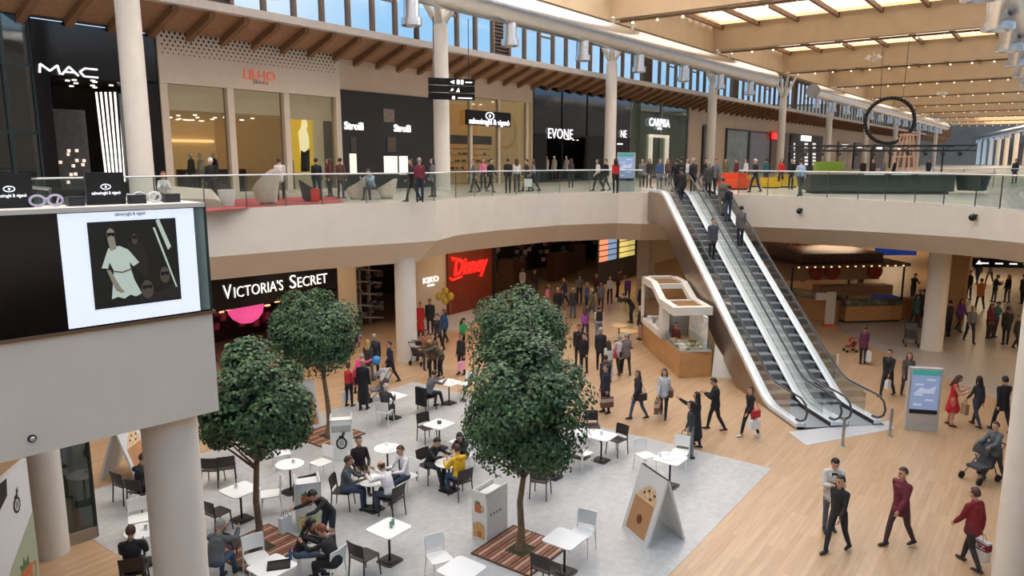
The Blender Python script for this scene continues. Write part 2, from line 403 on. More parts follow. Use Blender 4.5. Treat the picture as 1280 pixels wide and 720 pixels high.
b = MB(); b.box(-8, 2, 20.9, 253, SE, 20.95); struct(b.build('ceiling_glazing', em('skylight_glazing', (240, 234, 224), .75), ceil2))  # glow put into the glazing stands for daylight and hides the sky
for i in range(len(CT_)-1):
    t0, t1 = CT_[i], CT_[i+1]
    area('skylight', W((t0+t1)/2, 15.2, 20.68), (t1-t0)-.7, 25, 7600 if i < 3 else 2000, (240, 246, 255) if i < 3 else (250, 240, 226), (0, 0, ROT))  # area lamps replace daylight; near bays out of view made stronger as fill
# ceiling fans/sensors: white three-armed fittings
for x, y, n_ in ((1093, 66, 'nearest'), (1178, 113, 'middle'), (1218, 138, 'farthest')):
    a_, b_, c_ = ray(x, y); t_ = (18.0-H)/c_
    t = thing('ceiling_projector', 'white cluster floodlight hanging from a roof beam, the %s of three' % n_, 'floodlight', (a_*t_, b_*t_, 18.1), ROT)
    b = MB(); b.tube([(0, 0, 0), (0, 0, -.45)], .05)
    b.build('stem', WHITE, t)
    for k in range(3):
        an = 2*PI*k/3; b = MB(); b.tube([(0, 0, -.3), (.5*math.cos(an), .5*math.sin(an), -.55)], .05).tube([(.42*math.cos(an), .42*math.sin(an), -.3), (.6*math.cos(an), .6*math.sin(an), -.75)], [.1, .28], 12)
        b.build('lamp_head', WHITE, t, True)
# ---- tall columns with branching heads
def tcol(x, lab, ztop=15.2, s=26.9, r=.43):
    t_ = TX(x, s, 160); p = W(t_, s, FL2)
    t = thing('column', lab, 'column', p, ROT, 'white columns along the upper gallery')
    MB().lathe([(r+.05, 0), (r+.05, .12), (r, .14), (r*.93, ztop-FL2-.3), (r*.55, ztop-FL2+.1), (.12, ztop-FL2+.25)], 28).build('shaft', COLW, t, True)
    for a, q in ((45, 1), (135, 1), (225, 1), (315, 1)):
        MB().tube([(0, 0, ztop-FL2-.25), (2.3*math.cos(R(a)), 1.3*math.sin(R(a)), ztop-FL2+2.6)], [.2, .12], 10).build('branch', WHITE, t, True)
    return t
for x, lab in ((172, 'tall cream column standing before the dark cosmetics shop, thickest on the gallery'), (552, 'tall cream column beside the black hanging direction sign'), (763, 'tall cream column just left of the blue info totem'),
               (889, 'tall cream column behind the top of the escalators'), (977, 'tall cream column by the red-lit shop sign'), (1036, 'tall cream column left of the big hanging ring'),
               (1083, 'tall cream column seen through the left of the hanging ring'), (1120, 'tall cream column seen through the right of the hanging ring'), (1149, 'tall cream column right of the hanging ring'), (1171, 'farthest thin cream column of the left gallery row')):
    tcol(x, lab)
# right row near column at the right edge
t = thing('column', 'tall white column cut by the right edge of the picture', 'column', (9.66, 13.2, 0), 0)
MB().lathe([(.3, 0), (.3, 17.5)], 32).build('shaft', COLW, t, True)
for x, y, r, lab, top in ((509, 450, .43, 'round cream column at the edge of the wooden floor near the lingerie shop', 4.95), (1164, 437, .43, 'round cream column behind the info totem on the ground floor', 5.0)):
    t = thing('column', lab, 'column', P(x, y), 0); MB().lathe([(r+.02, 0), (r+.02, .1), (r, .1), (r, top)], 28).build('shaft', COLW, t, True)
t = thing('column', 'large cream column under the near balcony corner', 'column', (-4.33, 8.92, 0), 0); MB().lathe([(.33, 0), (.33, 5.2)], 40).build('shaft', COLW, t, True)
t = thing('column', 'cream column at the lower left behind the poster panel', 'column', (-9.75, 14.5, 0), 0); MB().lathe([(.34, 0), (.34, 5.2)], 40).build('shaft', COLW, t, True)
for x, y, lab in ((806, 372, 'square beige pillar behind the white kiosk'), (1192, 405, 'square tan pillar right behind the round column')):
    p = P(x, y); t = thing('pillar', lab, 'pillar', p, ROT); MB().box(-.4, -.4, 0, .4, .4, 4.4 if x < 1000 else 4.95).build('shaft', SOFF if x < 1000 else mat('tan_wall', (176, 140, 98), .7), t)
# ---- ducts
DUCT = mat('duct_silver', (210, 212, 214), .27, 1.0, var=.05, scale=2)
def duct(lab, pts, r, noz, nr=.45, off=(0, 0)):
    t = thing('air_duct', lab, 'duct'); 
    MB().tube(pts, r, 28).build('pipe', DUCT, t, True)
    first = None
    for p in noz:
        if first is None:
            b = MB(); b.lathe([(.22, .3), (nr*.8, .2), (nr*.8, -.9), (nr*1.05, -.92), (nr*1.05, -1.25), (nr*.7, -1.3), (nr*.6, -1.1)], 20); first = b.build('nozzle', DUCT, t, True); o = first
        else: o = first.copy(); C.objects.link(o)
        o.location = p
    return t
zc = 16.2
duct('large silver air duct above the near half of the gallery columns', [W(-5, 25, zc), W(40, 25, zc), W(77.8, 25, zc)], .8, [W(18.3+7.6*k, 25, zc-.65) for k in range(8)])
duct('large silver air duct continuing above the far gallery columns', [W(93, 25, zc), W(150, 25, zc), W(212, 25, zc)], .8, [W(95+7.6*k, 25, zc-.65) for k in range(15)])
duct('silver air duct at the upper right edge with a stack of round nozzles', [W(10, 2.6, zc), W(160, 2.6, zc)], .8, [W(29+9.2*k, 3.7, zc-.1) for k in range(12)], .75)
a0, a1 = Vector((129, 190, 0)), Vector((178, 291, 0))
duct('distant silver duct of the far wing sloping above small columns', [a0+Vector((-14, -29, zc)), a1+Vector((0, 0, zc))], .8, [a0.lerp(a1, k/9)+Vector((0, 0, zc-.5)) for k in range(10)], .6)
for k in range(7):
    p = a0.lerp(a1, (k-.3)/7); t = thing('column', 'small distant white column of the far wing, number %s from the right' % ('one two three four five six seven'.split()[k]), 'column', (p.x+.0, p.y, FL2), 0, 'columns of the far wing')
    MB().lathe([(.6, 0), (.55, 8.6)], 12).build('shaft', COLW, t, True)
fw = MB(); fw.bar(Vector((140, 186, 10.4)), Vector((192, 288, 10.4)), .5, 7.7); struct(fw.build('wall_far', mat('far_shops', (110, 84, 70), .7, var=.4, scale=.2)))
fw = MB(); fw.bar(Vector((150, 186, 17)), Vector((202, 288, 17)), .5, 6); struct(fw.build('wall_far_upper', mat('far_upper', (170, 160, 150), .7, var=.2, scale=.2)))
fw = MB(); fw.bar(Vector((60, 292, 14)), Vector((230, 280, 14)), .5, 30); struct(fw.build('wall_far_end', mat('far_end', (120, 102, 88), .7, var=.25, scale=.1)))
b = MB(); b.box(-8, -14, 0, 200, -13.6, 18); struct(at(b.build('wall_right', WALLB), (0, 0, 0), ROT))
b = MB(); b.box(-8, 38, 0, 260, 38.3, 14); struct(at(b.build('wall_left_back', mat('back_beige', (140, 122, 104), .8)), (0, 0, 0), ROT))
b = MB(); b.box(200, -75, 21.5, 320, 60, 21.8); struct(at(b.build('ceiling_far', beamf), (0, 0, 0), ROT))
area('far_fill_lamp', W(250, 0, 19), 60, 40, 16000, (255, 236, 214), (0, 0, ROT))  # added lamp without a fitting, brightens the roofed far wing
b = MB(); b.box(-14, -14, 0, -13.6, 36, 18); struct(at(b.build('wall_back', WALLB), (0, 0, 0), ROT))
# ---- big suspended ring
p = U(1112, 62, 4.0, 6.6); a_, b_, c_ = ray(1112, 151); tt = 60/b_; ctr = Vector((a_*tt, 60, H+c_*tt))
t = thing('hanging_ring', 'large black suspended ring of round beads above the bar island', 'ring sculpture', ctr, 0)
b = MB(); b.tube([(1.75*math.cos(2*PI*k/48), 0, 1.75*math.sin(2*PI*k/48)) for k in range(49)], .1, 8, False); b.build('hoop', BLK, t)
b = MB()
for k in range(44): b.ball((1.75*math.cos(2*PI*k/44), 0, 1.75*math.sin(2*PI*k/44)), .17, n=6)
b.build('beads', BLK, t); t.rotation_euler = (0, 0, R(-20))
for sx in (-1, 1): MB().tube([(sx*.8, 0, 1.55), (sx*.9, 0, 6.0)], .02, 6).build('cable', BLK, t)
# ================================================================ UPPER GALLERY SHOPS
SHOPH = 6.6
def shop(name, lab, cat, x0, x1, y=190): 
    t0, t1 = TX(x0, SW_, y), TX(x1, SW_, y)
    o = thing(name, lab, cat, W(t0, SW_, FL2), ROT); return o, t1-t0
def loc(o_x0, x, y, s=SW_, yr=190):          # px -> local x,z on a shop whose left edge is column o_x0
    return TX(x, s, y)-TX(o_x0, SW_, yr), ZX(x, y, s)-FL2
wl = MB()
def wseg(x0, x1, z0, z1, y=190): wl.box(TX(x0, SW_, y), SW_, FL2+z0, TX(x1, SW_, y), SW_+.4, FL2+z1)
warm = em('warm_panel', (255, 214, 150), 1.6); spot = em('spot_glow', (255, 244, 225), 3.0); whitel = em('letter_white', (240, 240, 245), 1.1)
def room(o, w, h, d, floor_m, back_m, side_m, lights=True, nl=12, seed=1, zc=None):
    rnd = random.Random(seed); zc = zc or h
    MB().box(0, d-.1, 0, w, d, zc).build('back_wall', back_m, o)
    MB().box(0, .1, 0, .08, d, zc).build('side_wall', side_m, o); MB().box(w-.08, .1, 0, w, d, zc).build('side_wall', side_m, o)
    MB().box(0, .1, zc, w, d, zc+.1).build('shop_ceiling', side_m, o)
    b = MB()
    for k in range(nl): 
        x, yy = rnd.uniform(.4, w-.4), rnd.uniform(.6, d-.6); b.lathe([(.09, 0), (.09, .04)], 8, (x, yy, zc-.05))
    b.build('downlights', spot, o)
# 0 dark glass store at the far left
o, w_ = shop('glass_storefront', 'dark reflective glass storefront at the far upper left', 'storefront', -60, 52)
h0 = 7.2
MB().box(0, 0, 0, w_, .1, h0).build('glazing', GLD, o); b = MB()
for x in (0, .33, .66, 1): b.box(x*w_-.07, -.08, 0, x*w_+.07, .14, h0)
for z in (2.6, 5.0, h0): b.box(0, -.06, z-.06, w_, .14, z+.06)
b.build('frame', mat('dark_green_frame', (44, 56, 58), .3, .3), o)
MB().box(0, 3, 0, w_, 3.1, h0).build('back_wall', mat('smoky', (40, 48, 50), .5, var=.5, scale=.6), o)
b = MB(); b.tube([(0, 1.5, 5.6), (w_, 1.5, 5.8)], .25).tube([(0, 1.2, 3.6), (w_, 1.2, 3.6)], .15); b.build('pipe', mat('reflection_pipe', (90, 100, 102), .4, .5), o)  # pipes set behind the glass imitate ducts reflected in it
# 1 cosmetics shop
o, w_ = shop('cosmetics_shop', 'black cosmetics shop with angular white lettering and glowing vertical tubes', 'shop', 52, 203)
_, hz = loc(52, 100, 37); hh = 6.35
_, zs = loc(52, 120, 96)
MB().box(0, -.15, zs-.1, w_, .3, hh+.3).build('fascia', BLACK, o)
MB().box(0, -.1, 0, .5, .3, zs).build('side_frame', BLACK, o); MB().box(w_-1.5, -.15, 0, w_, .3, zs).build('side_frame', BLACK, o)
room(o, w_, zs, 5, BLK, DARK, DARK, nl=10, seed=2)
xl, zl = loc(52, 83, 89); 
b = MB()   # angular letters M A C
def lt(b, pts, th=.06): 
    for p, q in zip(pts, pts[1:]): b.bar((p[0], -.22, p[1]), (q[0], -.22, q[1]), th, th, (0, 1, 0))
sc_ = (loc(52, 120, 90)[0]-loc(52, 46, 88)[0])/10.0
X0 = loc(52, 46, 88)[0]; lt(b, [(X0, zl-.16), (X0+.2*sc_, zl+.16), (X0+1.7*sc_, zl-.06), (X0+3.0*sc_, zl+.16), (X0+3.3*sc_, zl-.16)])
lt(b, [(X0+3.6*sc_, zl-.16), (X0+4.9*sc_, zl+.15), (X0+6.4*sc_, zl-.16)]); lt(b, [(X0+4.1*sc_, zl-.05), (X0+5.8*sc_, zl-.05)])
lt(b, [(X0+9.8*sc_, zl+.14), (X0+7.6*sc_, zl+.14), (X0+6.7*sc_, zl), (X0+7.4*sc_, zl-.16), (X0+9.8*sc_, zl-.16)])
b.build('lettering', whitel, o)
for k in range(6):
    xt, zt_ = loc(52, 121+k*5.8, 115, SW_+1); xb, zb_ = loc(52, 133+k*4.6, 212, SW_+1)
    MB().bar((xb, 1.05, max(0, zb_-.5)), (xt, 1.05, zt_), .07, .06).build('light_tube', em('tube_white', (250, 246, 240), 1.4), o)
b = MB(); x_ = loc(52, 100, 140)[0]; b.box(x_-.9, 1.6, .4, x_+.9, 1.7, zs-1.2); b.build('display_panel', mat('poster_dark', (62, 60, 60), .4, var=.3), o)
pieces('lit_product', em('products', (250, 225, 205), .9), o, [(random.uniform(.6, w_*.5), random.uniform(1.2, 2), random.uniform(.6, 2.0)) for k in range(24)], (.09, .09, .12))
# 2 clothing store, cream front
o, w_ = shop('clothing_shop', 'cream fronted clothing shop with red lettering, perforated band and golden poster', 'shop', 203, 424)
crm = mat('shop_cream', (206, 190, 170), .6, var=.03)
_, zt = loc(203, 300, 112); ft = 6.9
MB().box(0, -.25, zt, w_, .2, ft).build('fascia', crm, o)
b = MB()
for xx in (206, 288, 357, 421):
    xa = loc(203, xx, 170)[0]; b.box(xa-.16, -.22, 0, xa+.16, .15, zt)
b.box(0, -.22, 0, w_, .1, .15); b.build('frame', crm, o)
b = MB()
zp = loc(203, 300, 66)[1]; nx = int(w_/.24)
for r_ in range(6):
    for k in range(nx):
        rr = .065-.006*(5-r_)
        b.add([(.2+k*.235+(.117 if r_ % 2 else 0)+rr*math.cos(a), -.262, zp-.42+r_*.165+rr*math.sin(a)) for a in (0, 1.05, 2.1, 3.14, 4.2, 5.25)], [(0, 1, 2, 3, 4, 5)])
b.build('perforation', BLK, o)
x_, z_ = loc(203, 320, 95); text('LIU·JO', .62, mat('coral_letters', (222, 120, 100), .5, var=0, emit=.3), o, (x_, -.3, z_), depth=.03)
x2, z2 = loc(203, 322, 104); text('J E A N S', .2, mat('grey_letters', (120, 112, 104), .5, var=0), o, (x2, -.28, z2), depth=.01)
gold = em('gold_wall', (216, 178, 122), .4); tan_ = em('tan_wall_glow', (186, 150, 104), .3)  # shop lighting put into the walls as a glow of their own
zc_ = loc(203, 260, 128)[1]
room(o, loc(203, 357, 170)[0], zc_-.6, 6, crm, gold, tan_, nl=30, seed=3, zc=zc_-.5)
MB().box(0, .5, zc_-.5, w_, .6, ft).build('bulkhead', em('bulkhead_glow', (206, 182, 152), .45), o)  # bulkhead glows by itself so that it looks lit
MB().box(loc(203, 357, 170)[0], 1.2, 0, w_, 1.3, zt).build('display_wall', em('cream_glow', (226, 205, 172), .35), o)  # display wall glows too, in place of shop lighting
xa, za = loc(203, 364, 145, SW_+1.0); xb, zb = loc(203, 393, 215, SW_+1.0)
MB().box(xa, 1.0, zb, xb, 1.1, za).build('golden_poster', em('gold_poster', (222, 178, 60), .9), o)
cx = (xa+xb)/2+.1; hh_ = za-zb; b = MB()
for (pl) in ([(-.1, .95), (.15, .97), (.25, .85), (.15, .78), (.3, .62), (.28, .45), (.1, .4), (.2, .2), (-.1, .05), (-.3, .1), (-.35, .5), (-.4, .72), (-.2, .8)],):
    b.plate([(cx+px_*.9, zb+pz*hh_) for px_, pz in pl], .96, .99)
b.build('poster_figure', em('poster_figure', (255, 238, 190), 1.2), o)
b = MB(); b.plate([(cx-.35, zb+.03), (cx+.2, zb+.03), (cx+.25, zb+.42*hh_), (cx-.1, zb+.36*hh_), (cx-.3, zb+.4*hh_)], .93, .95); b.build('poster_dark_shape', BLK, o)  # dark shape over the lower part of the poster
for k in range(5):
    xx = .9+k*1.6; MB().box(xx, 3.0+.3*(k % 2), 0, xx+1.1, 3.5, 1.15).build('clothes_rack', mat('rack_dark', (70, 52, 42), .7, var=.5, scale=9), o)
b = MB(); b.box(.3, 5.7, 2.5, loc(203, 357, 170)[0]-.3, 5.8, 2.65); b.build('light_strip', warm, o)
MB().box(.16, -.02, .15, w_-.16, .0, zt).build('glazing', GLS, o)
# 3 black jewellery shop
o, w_ = shop('jewellery_shop', 'black jewellery shop front with two white name signs', 'shop', 424, 541)
_, zt3 = loc(424, 480, 117)
MB().box(0, -.1, 0, w_, .3, zt3).build('facade', BLK, o)
for xx, yy in ((440, 158), (500.5, 161)):
    x_, z_ = loc(424, xx, yy); text('Stroili', .56, whitel, o, (x_, -.16, z_), depth=.03, bold=.012)
for xa, ya, xb, yb, c_ in ((436, 171, 444, 190, (70, 60, 54)), (482, 171, 493, 190, (80, 70, 62)), (435, 192, 444, 216, (235, 225, 205)), (478, 195, 495, 216, (240, 232, 215)), (497, 195, 508, 218, (225, 222, 220)), (477, 136, 491, 153, (120, 105, 95))):
    x1_, z1_ = loc(424, xa, ya); x2_, z2_ = loc(424, xb, yb)
    MB().box(x1_, -.14, z2_, x2_, -.08, z1_).build('display_window', em('disp%d' % xa, c_, .8 if c_[0] > 200 else .25) if c_[0] > 200 else mat('disp_brown', c_, .4, var=.3), o)
# 4 optician
o, w_ = shop('optician_shop', 'optician shop with black hanging sign bearing an eye emblem and lit shelves', 'shop', 545, 664)
zt4 = loc(545, 600, 122)[1]
room(o, w_, zt4, 5, crm, em('amber_wall', (214, 158, 84), .5), em('pale_amber', (226, 196, 140), .35), nl=10, seed=4)  # optician walls glow themselves, imitating a lit interior
xa, za = loc(545, 579, 137); xb, zb = loc(545, 634, 159)
MB().box(xa, -.3, zb, xb, -.15, za).build('sign_board', BLACK, o)
x_ = (xa+xb)/2; text('salmoiraghi & viganò', .5, whitel, o, (x_, -.33, zb+(za-zb)*.25), depth=.02, width=(xb-xa)*.92, bold=.008)
b = MB(); zc2 = zb+(za-zb)*.68; b.tube([(x_+.42*math.cos(2*PI*k/24), -.33, zc2+.22*math.sin(2*PI*k/24)*(1-.0)) for k in range(25)], .035, 6, False).ball((x_, -.33, zc2), .1, .04, .1)
b.build('eye_emblem', whitel, o)
b = MB(); 
for z in (.9, 1.4, 1.9, 2.35): b.box(.3, 3.5, z, w_-.3, 3.9, z+.06)
b.build('shelving', mat('shelf_grey', (150, 140, 130), .5, var=.3, scale=10), o)
pieces('spectacle_case', mat('case_dark', (70, 62, 58), .5), o, [(random.uniform(.4, w_-.4), 3.55, random.choice((1.05, 1.55, 2.05))) for k in range(60)], (.18, .1, .14))
MB().box(.2, 3.4, 2.7, w_-.2, 3.5, 3.3).build('dark_band', BLK, o)
b = MB()
for xx in (548, 588, 623, 658): xa = loc(545, xx, 180)[0]; b.box(xa-.1, -.1, 0, xa+.1, .15, zt4)
b.build('frame', crm, o)
MB().box(.1, 0, .1, w_-.1, .02, zt4).build('glazing', GLS, o)
# 5 black two storey fashion shop
o, w_ = shop('fashion_shop', 'tall glossy black fashion shop with rounded white name lettering', 'shop', 666, 786)
zt5 = loc(666, 720, 107)[1]
MB().box(0, -.1, 3.4, w_, .2, zt5).build('upper_glazing', mat('black_mirror', (22, 24, 28), .08, var=.5, scale=.8, spec=1.0), o)
MB().box(0, -.12, 0, 1.6, .2, 3.4).build('side_frame', BLACK, o); xx = loc(666, 730, 190)[0]; MB().box(xx, -.12, 0, w_, .2, 3.4).build('side_frame', BLACK, o)
x_, z_ = loc(666, 698, 168); text('EVONE', 1.05, whitel, o, (x_, -.2, z_), depth=.02, space=1.05)
x_, z_ = loc(666, 777, 168); text('NE', .9, whitel, o, (x_, -.2, z_), depth=.02)
room(o, w_, 3.3, 4, DARK, DARK, DARK, nl=10, seed=5)
b = MB()
for z in (0, 3.4, zt5): b.box(0, -.16, z-.08, w_, -.1, z+.08)
for q in (.25, .5, .75): b.box(q*w_-.05, -.16, 0, q*w_+.05, -.1, zt5)
b.build('frame', BLACK, o)
x1_, z1_ = loc(666, 773, 180); MB().cbox(x1_, -.15, z1_, .9, .04, .12).build('light_bar', whitel, o)
# 6 bag shop, green glass
o, w_ = shop('bag_shop', 'bag shop behind greenish glass with a glowing name over a portal', 'shop', 786, 858)
zt6 = loc(786, 820, 127)[1]
room(o, w_, zt6, 5, crm, mat('bag_back', (150, 146, 128), .6, var=.2), mat('bag_side', (170, 165, 148), .6), nl=8, seed=6)
MB().box(.1, -.02, .1, w_-.1, .02, zt6).build('glazing', glass_mat('green_glass', (190, 210, 195), .2, .35, (120, 136, 120)), o)
b = MB()
for q in (0, .5, 1): b.box(q*w_-.1, -.12, 0, q*w_+.1, .12, zt6)
b.box(0, -.12, zt6-.15, w_, .12, zt6+.1); b.build('frame', mat('frame_grey', (130, 132, 122), .5), o)
x_, z_ = loc(786, 822, 154); text('CARPISA', 1.0, whitel, o, (x_, -.2, z_), depth=.03, bold=.02, width=4.3)
x_, z_ = loc(786, 822, 161); text('ITALIA', .32, whitel, o, (x_, -.2, z_), depth=.02)
xa, za = loc(786, 811, 168); xb = loc(786, 833, 168)[0]
b = MB(); b.box(xa, -.3, 0, xa+.25, .1, za).box(xb-.25, -.3, 0, xb, .1, za).box(xa, -.3, za-.25, xb, .1, za); b.build('portal', em('portal_white', (238, 228, 208), .5), o)
for (xa, xb, ya, nm, lab, c_) in ((877, 890, 157, 'dark_doorway', 'dark doorway in the beige gallery wall behind a column', (40, 34, 34)), (906, 934, 160, 'glass_storefront', 'storefront with greenish glass panes behind the escalator top', (100, 112, 100)),
                        (935, 962, 163, 'clothing_shop', 'small shop with mannequins left of the red-lit sign', (80, 66, 58))):
    o, w_ = shop(nm, lab, 'shop', xa, xb); z_ = loc(xa, xa, ya)[1]
    MB().box(0, -.1, 0, w_, .1, z_).build('shop_front', mat(nm+str(xa), c_, .3, var=.3, scale=.7), o)
    b = MB(); b.box(-.1, -.2, 0, .15, 0, z_).box(w_-.15, -.2, 0, w_+.1, 0, z_).box(0, -.2, z_-.2, w_, 0, z_); b.build('frame', mat('dkframe', (48, 40, 38), .5), o)
o, w_ = shop('electronics_shop', 'shop with a small glowing red sign box', 'shop', 962, 985); z_ = loc(962, 970, 165)[1]
MB().box(0, -.1, 0, w_, .1, z_).build('shop_front', mat('es', (96, 72, 62), .5, var=.3), o); x1_, z1_ = loc(962, 966, 170); MB().cbox(x1_, -.4, z1_, 2.6, .3, .8).build('sign_box', em('red_sign', (230, 40, 40), 1.8), o)
o, w_ = shop('shoe_shop', 'black fronted shop with white name sign and bright shelf grid', 'shop', 986, 1026); z_ = loc(986, 1000, 168)[1]
MB().box(0, -.2, 0, w_, .1, z_).build('shop_front', BLK, o); x_, z2 = loc(986, 1005, 173); MB().cbox(x_, -.3, z2, 4.6, .2, .75).build('sign_box', em('white_sign_glow', (235, 238, 245), 1.5), o)
for c0 in (989, 1004, 1014):
    for r_ in range(7):
        xa, za = loc(986, c0, 180+r_*4.2); MB().cbox(xa+.6, -.26, za, 1.5 if c0 > 990 else .5, .05, .28).build('lit_shelf', em('shelf_white', (225, 225, 225), .9), o)
# wall around the shops
tm, tM = TX(-60, SW_, 190), 205
wseg(424, 541, zt3, 6.9); wseg(541, 545, 0, 6.9); wseg(545, 664, zt4, 6.9); wseg(541, 545, 0, 6.9); wseg(664, 666, 0, 6.9)
wseg(666, 786, zt5, 6.9); wseg(786, 858, zt6, 6.9); wseg(858, 877, 0, 6.9); wseg(877, 890, 5.3, 6.9); wseg(890, 906, 0, 6.9); wseg(906, 1026, 4.7, 6.9)
wl.box(TX(1026, SW_, 190), SW_, FL2, tM, SW_+.4, FL2+6.9)
struct(at(wl.build('wall_left', WALLB), (0, 0, 0), ROT))
# far shops along the plain stretch
for k, (xa, xb, c_) in enumerate(((1046, 1062, (150, 130, 112)), (1066, 1078, (60, 48, 44)), (1090, 1104, (70, 60, 56)), (1112, 1130, (50, 42, 40)), (1134, 1150, (84, 60, 50)))):
    o, w_ = shop('distant_storefront', 'small distant storefront on the left gallery, %s from the shoe shop' % ('first second third fourth fifth'.split()[k]), 'storefront', xa, xb)
    MB().box(0, -.3, 0, w_, -.05, 4.6).build('shop_front', mat('ds%d' % k, c_, .5, var=.5, scale=.4), o); MB().box(w_*.2, -.35, 3.7, w_*.7, -.3, 4.2).build('sign_box', em('dsg%d' % k, (240, 230, 220), 1.0), o)
# hanging direction sign
p = W(TX(562, 25.4, 100), 25.4, ZX(562, 100, 25.4))
t = thing('direction_sign', 'black hanging direction sign with white pictograms by the gallery column', 'sign', p, R(20))
for k in range(3): MB().box(-1.1, -.06, -.25-.36*k, 1.3, .06, .08-.36*k).build('sign_panel', BLACK, t)
b = MB(); b.plate([(.0, -.1), (.22, .0), (.22, -.2)], -.08, -.07).box(.35, -.08, -.2, .5, -.07, .02).box(.56, -.08, -.2, .7, -.07, .02).box(.8, -.08, -.12, 1.15, -.07, -.06)
b.plate([(.0, -.55), (.12, -.38), (.2, -.5)], -.08, -.07).plate([(.3, -.58), (.45, -.36), (.5, -.58)], -.08, -.07).box(.4, -.08, -.9, 1.15, -.07, -.84).box(.1, -.08, -.94, .25, -.07, -.78)
b.build('pictograms', whitel, t); MB().tube([(-.8, 0, .05), (-.8, 0, 3)], .02, 6).tube([(1, 0, .05), (1, 0, 3)], .02, 6).build('cable', BLK, t)
# ================================================================ ESCALATORS
ED = Vector((-.125, .992)).normalized(); EA = math.atan2(ED.y, ED.x); EC = Vector((10.2, 22.0))
LTOT = 15.5
def epro(x):
    k = math.tan(R(30)); a, b = 2.05, 2.05+6.6/k
    if x <= a-.5: return 0
    if x < a+.5: return k*(x-a+.5)**2/2
    if x <= b-.5: return k*(x-a)
    if x < b+.5: return 6.6-k*(b+.5-x)**2/2
    return 6.6
XS = [0, .7, 1.5, 1.8, 2.1, 2.4, 2.7]+[3.2+i*.98 for i in range(10)]+[12.9, 13.2, 13.6, 13.9, 14.2, 14.8, LTOT]
ANG = mat('step_tread', (150, 155, 158), .45, .2, var=.1, scale=30); RIS = mat('step_riser', (118, 122, 125), .5, .2, var=.1)
CLAD = mat('escalator_cladding', (158, 140, 124), .3, .7, var=.12, scale=.7)
def escalator(lab, off, side):
    p = EC-Vector((-ED.y, ED.x))*0; nrm = Vector((-ED.y, ED.x))
    q = EC+nrm*off; t = thing('escalator', lab, 'escalator', (q.x, q.y, 0), EA, None)
    def strip(b, y0, y1, z0, z1):
        for a, c in zip(XS, XS[1:]):
            za, zc_ = epro(a), epro(c)
            b.add([(a, y0, za+z0), (a, y1, za+z0), (a, y1, za+z1), (a, y0, za+z1), (c, y0, zc_+z0), (c, y1, zc_+z0), (c, y1, zc_+z1), (c, y0, zc_+z1)],
                  [(0, 1, 5, 4), (3, 7, 6, 2), (0, 4, 7, 3), (1, 2, 6, 5)]+([(0, 3, 2, 1)] if a == XS[0] else [])+([(4, 5, 6, 7)] if c == XS[-1] else []))
        return b
    lo = [(-.1, .0), (4.3, 0), (13.0, 5.0), (13.8, 5.2), (LTOT-.02, 5.2)]
    prof = lo+[(x, epro(x)+.05) for x in reversed(XS)]
    for sd in (-1, 1):
        if (sd == side): MB().plate(prof, sd*.69, sd*.75).build('side_cladding', CLAD, t)
        strip(MB(), min(sd*.43, sd*.71), max(sd*.43, sd*.71), .05, .16).build('deck', ALU, t)
        strip(MB(), min(sd*.41, sd*.43), max(sd*.41, sd*.43), -.2, .16).build('skirt', RUBBER, t)
        g = MB()
        xs = [x for x in XS if x >= .4 and x <= LTOT-.2]
        for a, c in zip(xs, xs[1:]): g.add([(a, sd*.56, epro(a)+.16), (c, sd*.56, epro(c)+.16), (c, sd*.56, epro(c)+.92), (a, sd*.56, epro(a)+.92)], [(0, 1, 2, 3)])
        g.build('glass_balustrade', GLS, t, recalc=False)
        pts = [(.3, sd*.56, .2), (.0, sd*.56, .24), (-.25, sd*.56, .4), (-.33, sd*.56, .6), (-.22, sd*.56, .84), (.05, sd*.56, .96)]+[(x, sd*.56, epro(x)+.96) for x in xs]+[(LTOT+.2, sd*.56, 7.5), (LTOT+.45, sd*.56, 7.2), (LTOT+.3, sd*.56, 6.9), (LTOT, sd*.56, 6.82)]
        MB().tube(pts, .034, 8).build('handrail', mat('handrail_rubber', (52, 53, 56), .4, var=0), t, True)
        MB().tube([(x, sd*.56, epro(x)+.915) for x in xs], .022, 6).build('rail_track', STEEL, t)
    st = MB(); st.box(0, -.41, -.03, .4, .41, 0); st.k = 1; st.box(.0, -.41, -.23, .03, .41, -.03)
    st.k = 1
    for k in range(8): st.box(.03, -.37+k*.1, -.001, .4, -.35+k*.1, .004)
    s0 = None
    for k in range(30):
        x = 2.05+k*.4-.1
        if s0 is None: o = s0 = st.build('step', [ANG, RIS], t)
        else: o = s0.copy(); C.objects.link(o)
        o.location = (x, 0, min(6.58, .02+.2309*(k+.5)))
    MB().box(.0, -.45, -.02, 1.97, .45, .03).build('comb_plate', ANG, t); MB().box(13.8, -.45, 6.5, LTOT+.1, .45, 6.63).build('comb_plate', ANG, t)
    MB().box(2.0, -.46, -.25, 2.05, .46, .0)
    # underside
    b = MB(); b.add([(x, y, z) for x, z in lo for y in (-.72, .72)], [(2*i, 2*i+1, 2*i+3, 2*i+2) for i in range(len(lo)-1)]); b.build('underside', mat('esc_under', (90, 84, 78), .6), t, recalc=False)
    return t
escalator('left escalator, people riding up beside the bronze clad side above the white kiosk', .72, 1)
escalator('right escalator, its outer handrail ending beside the ground floor info totem', -.72, -1)
nrm = Vector((-ED.y, ED.x))
for k, (x, y, lab) in enumerate(((1053, 557, 'short steel bollard in front of the right escalator, the left one of the pair'), (1112, 545, 'short steel bollard in front of the right escalator, the right one of the pair'))):
    t = thing('bollard', lab, 'bollard', P(x, y), 0); MB().lathe([(.09, 0), (.09, .015), (.045, .02), (.045, .85), (.03, .88)], 14).build('post', STEEL, t, True)
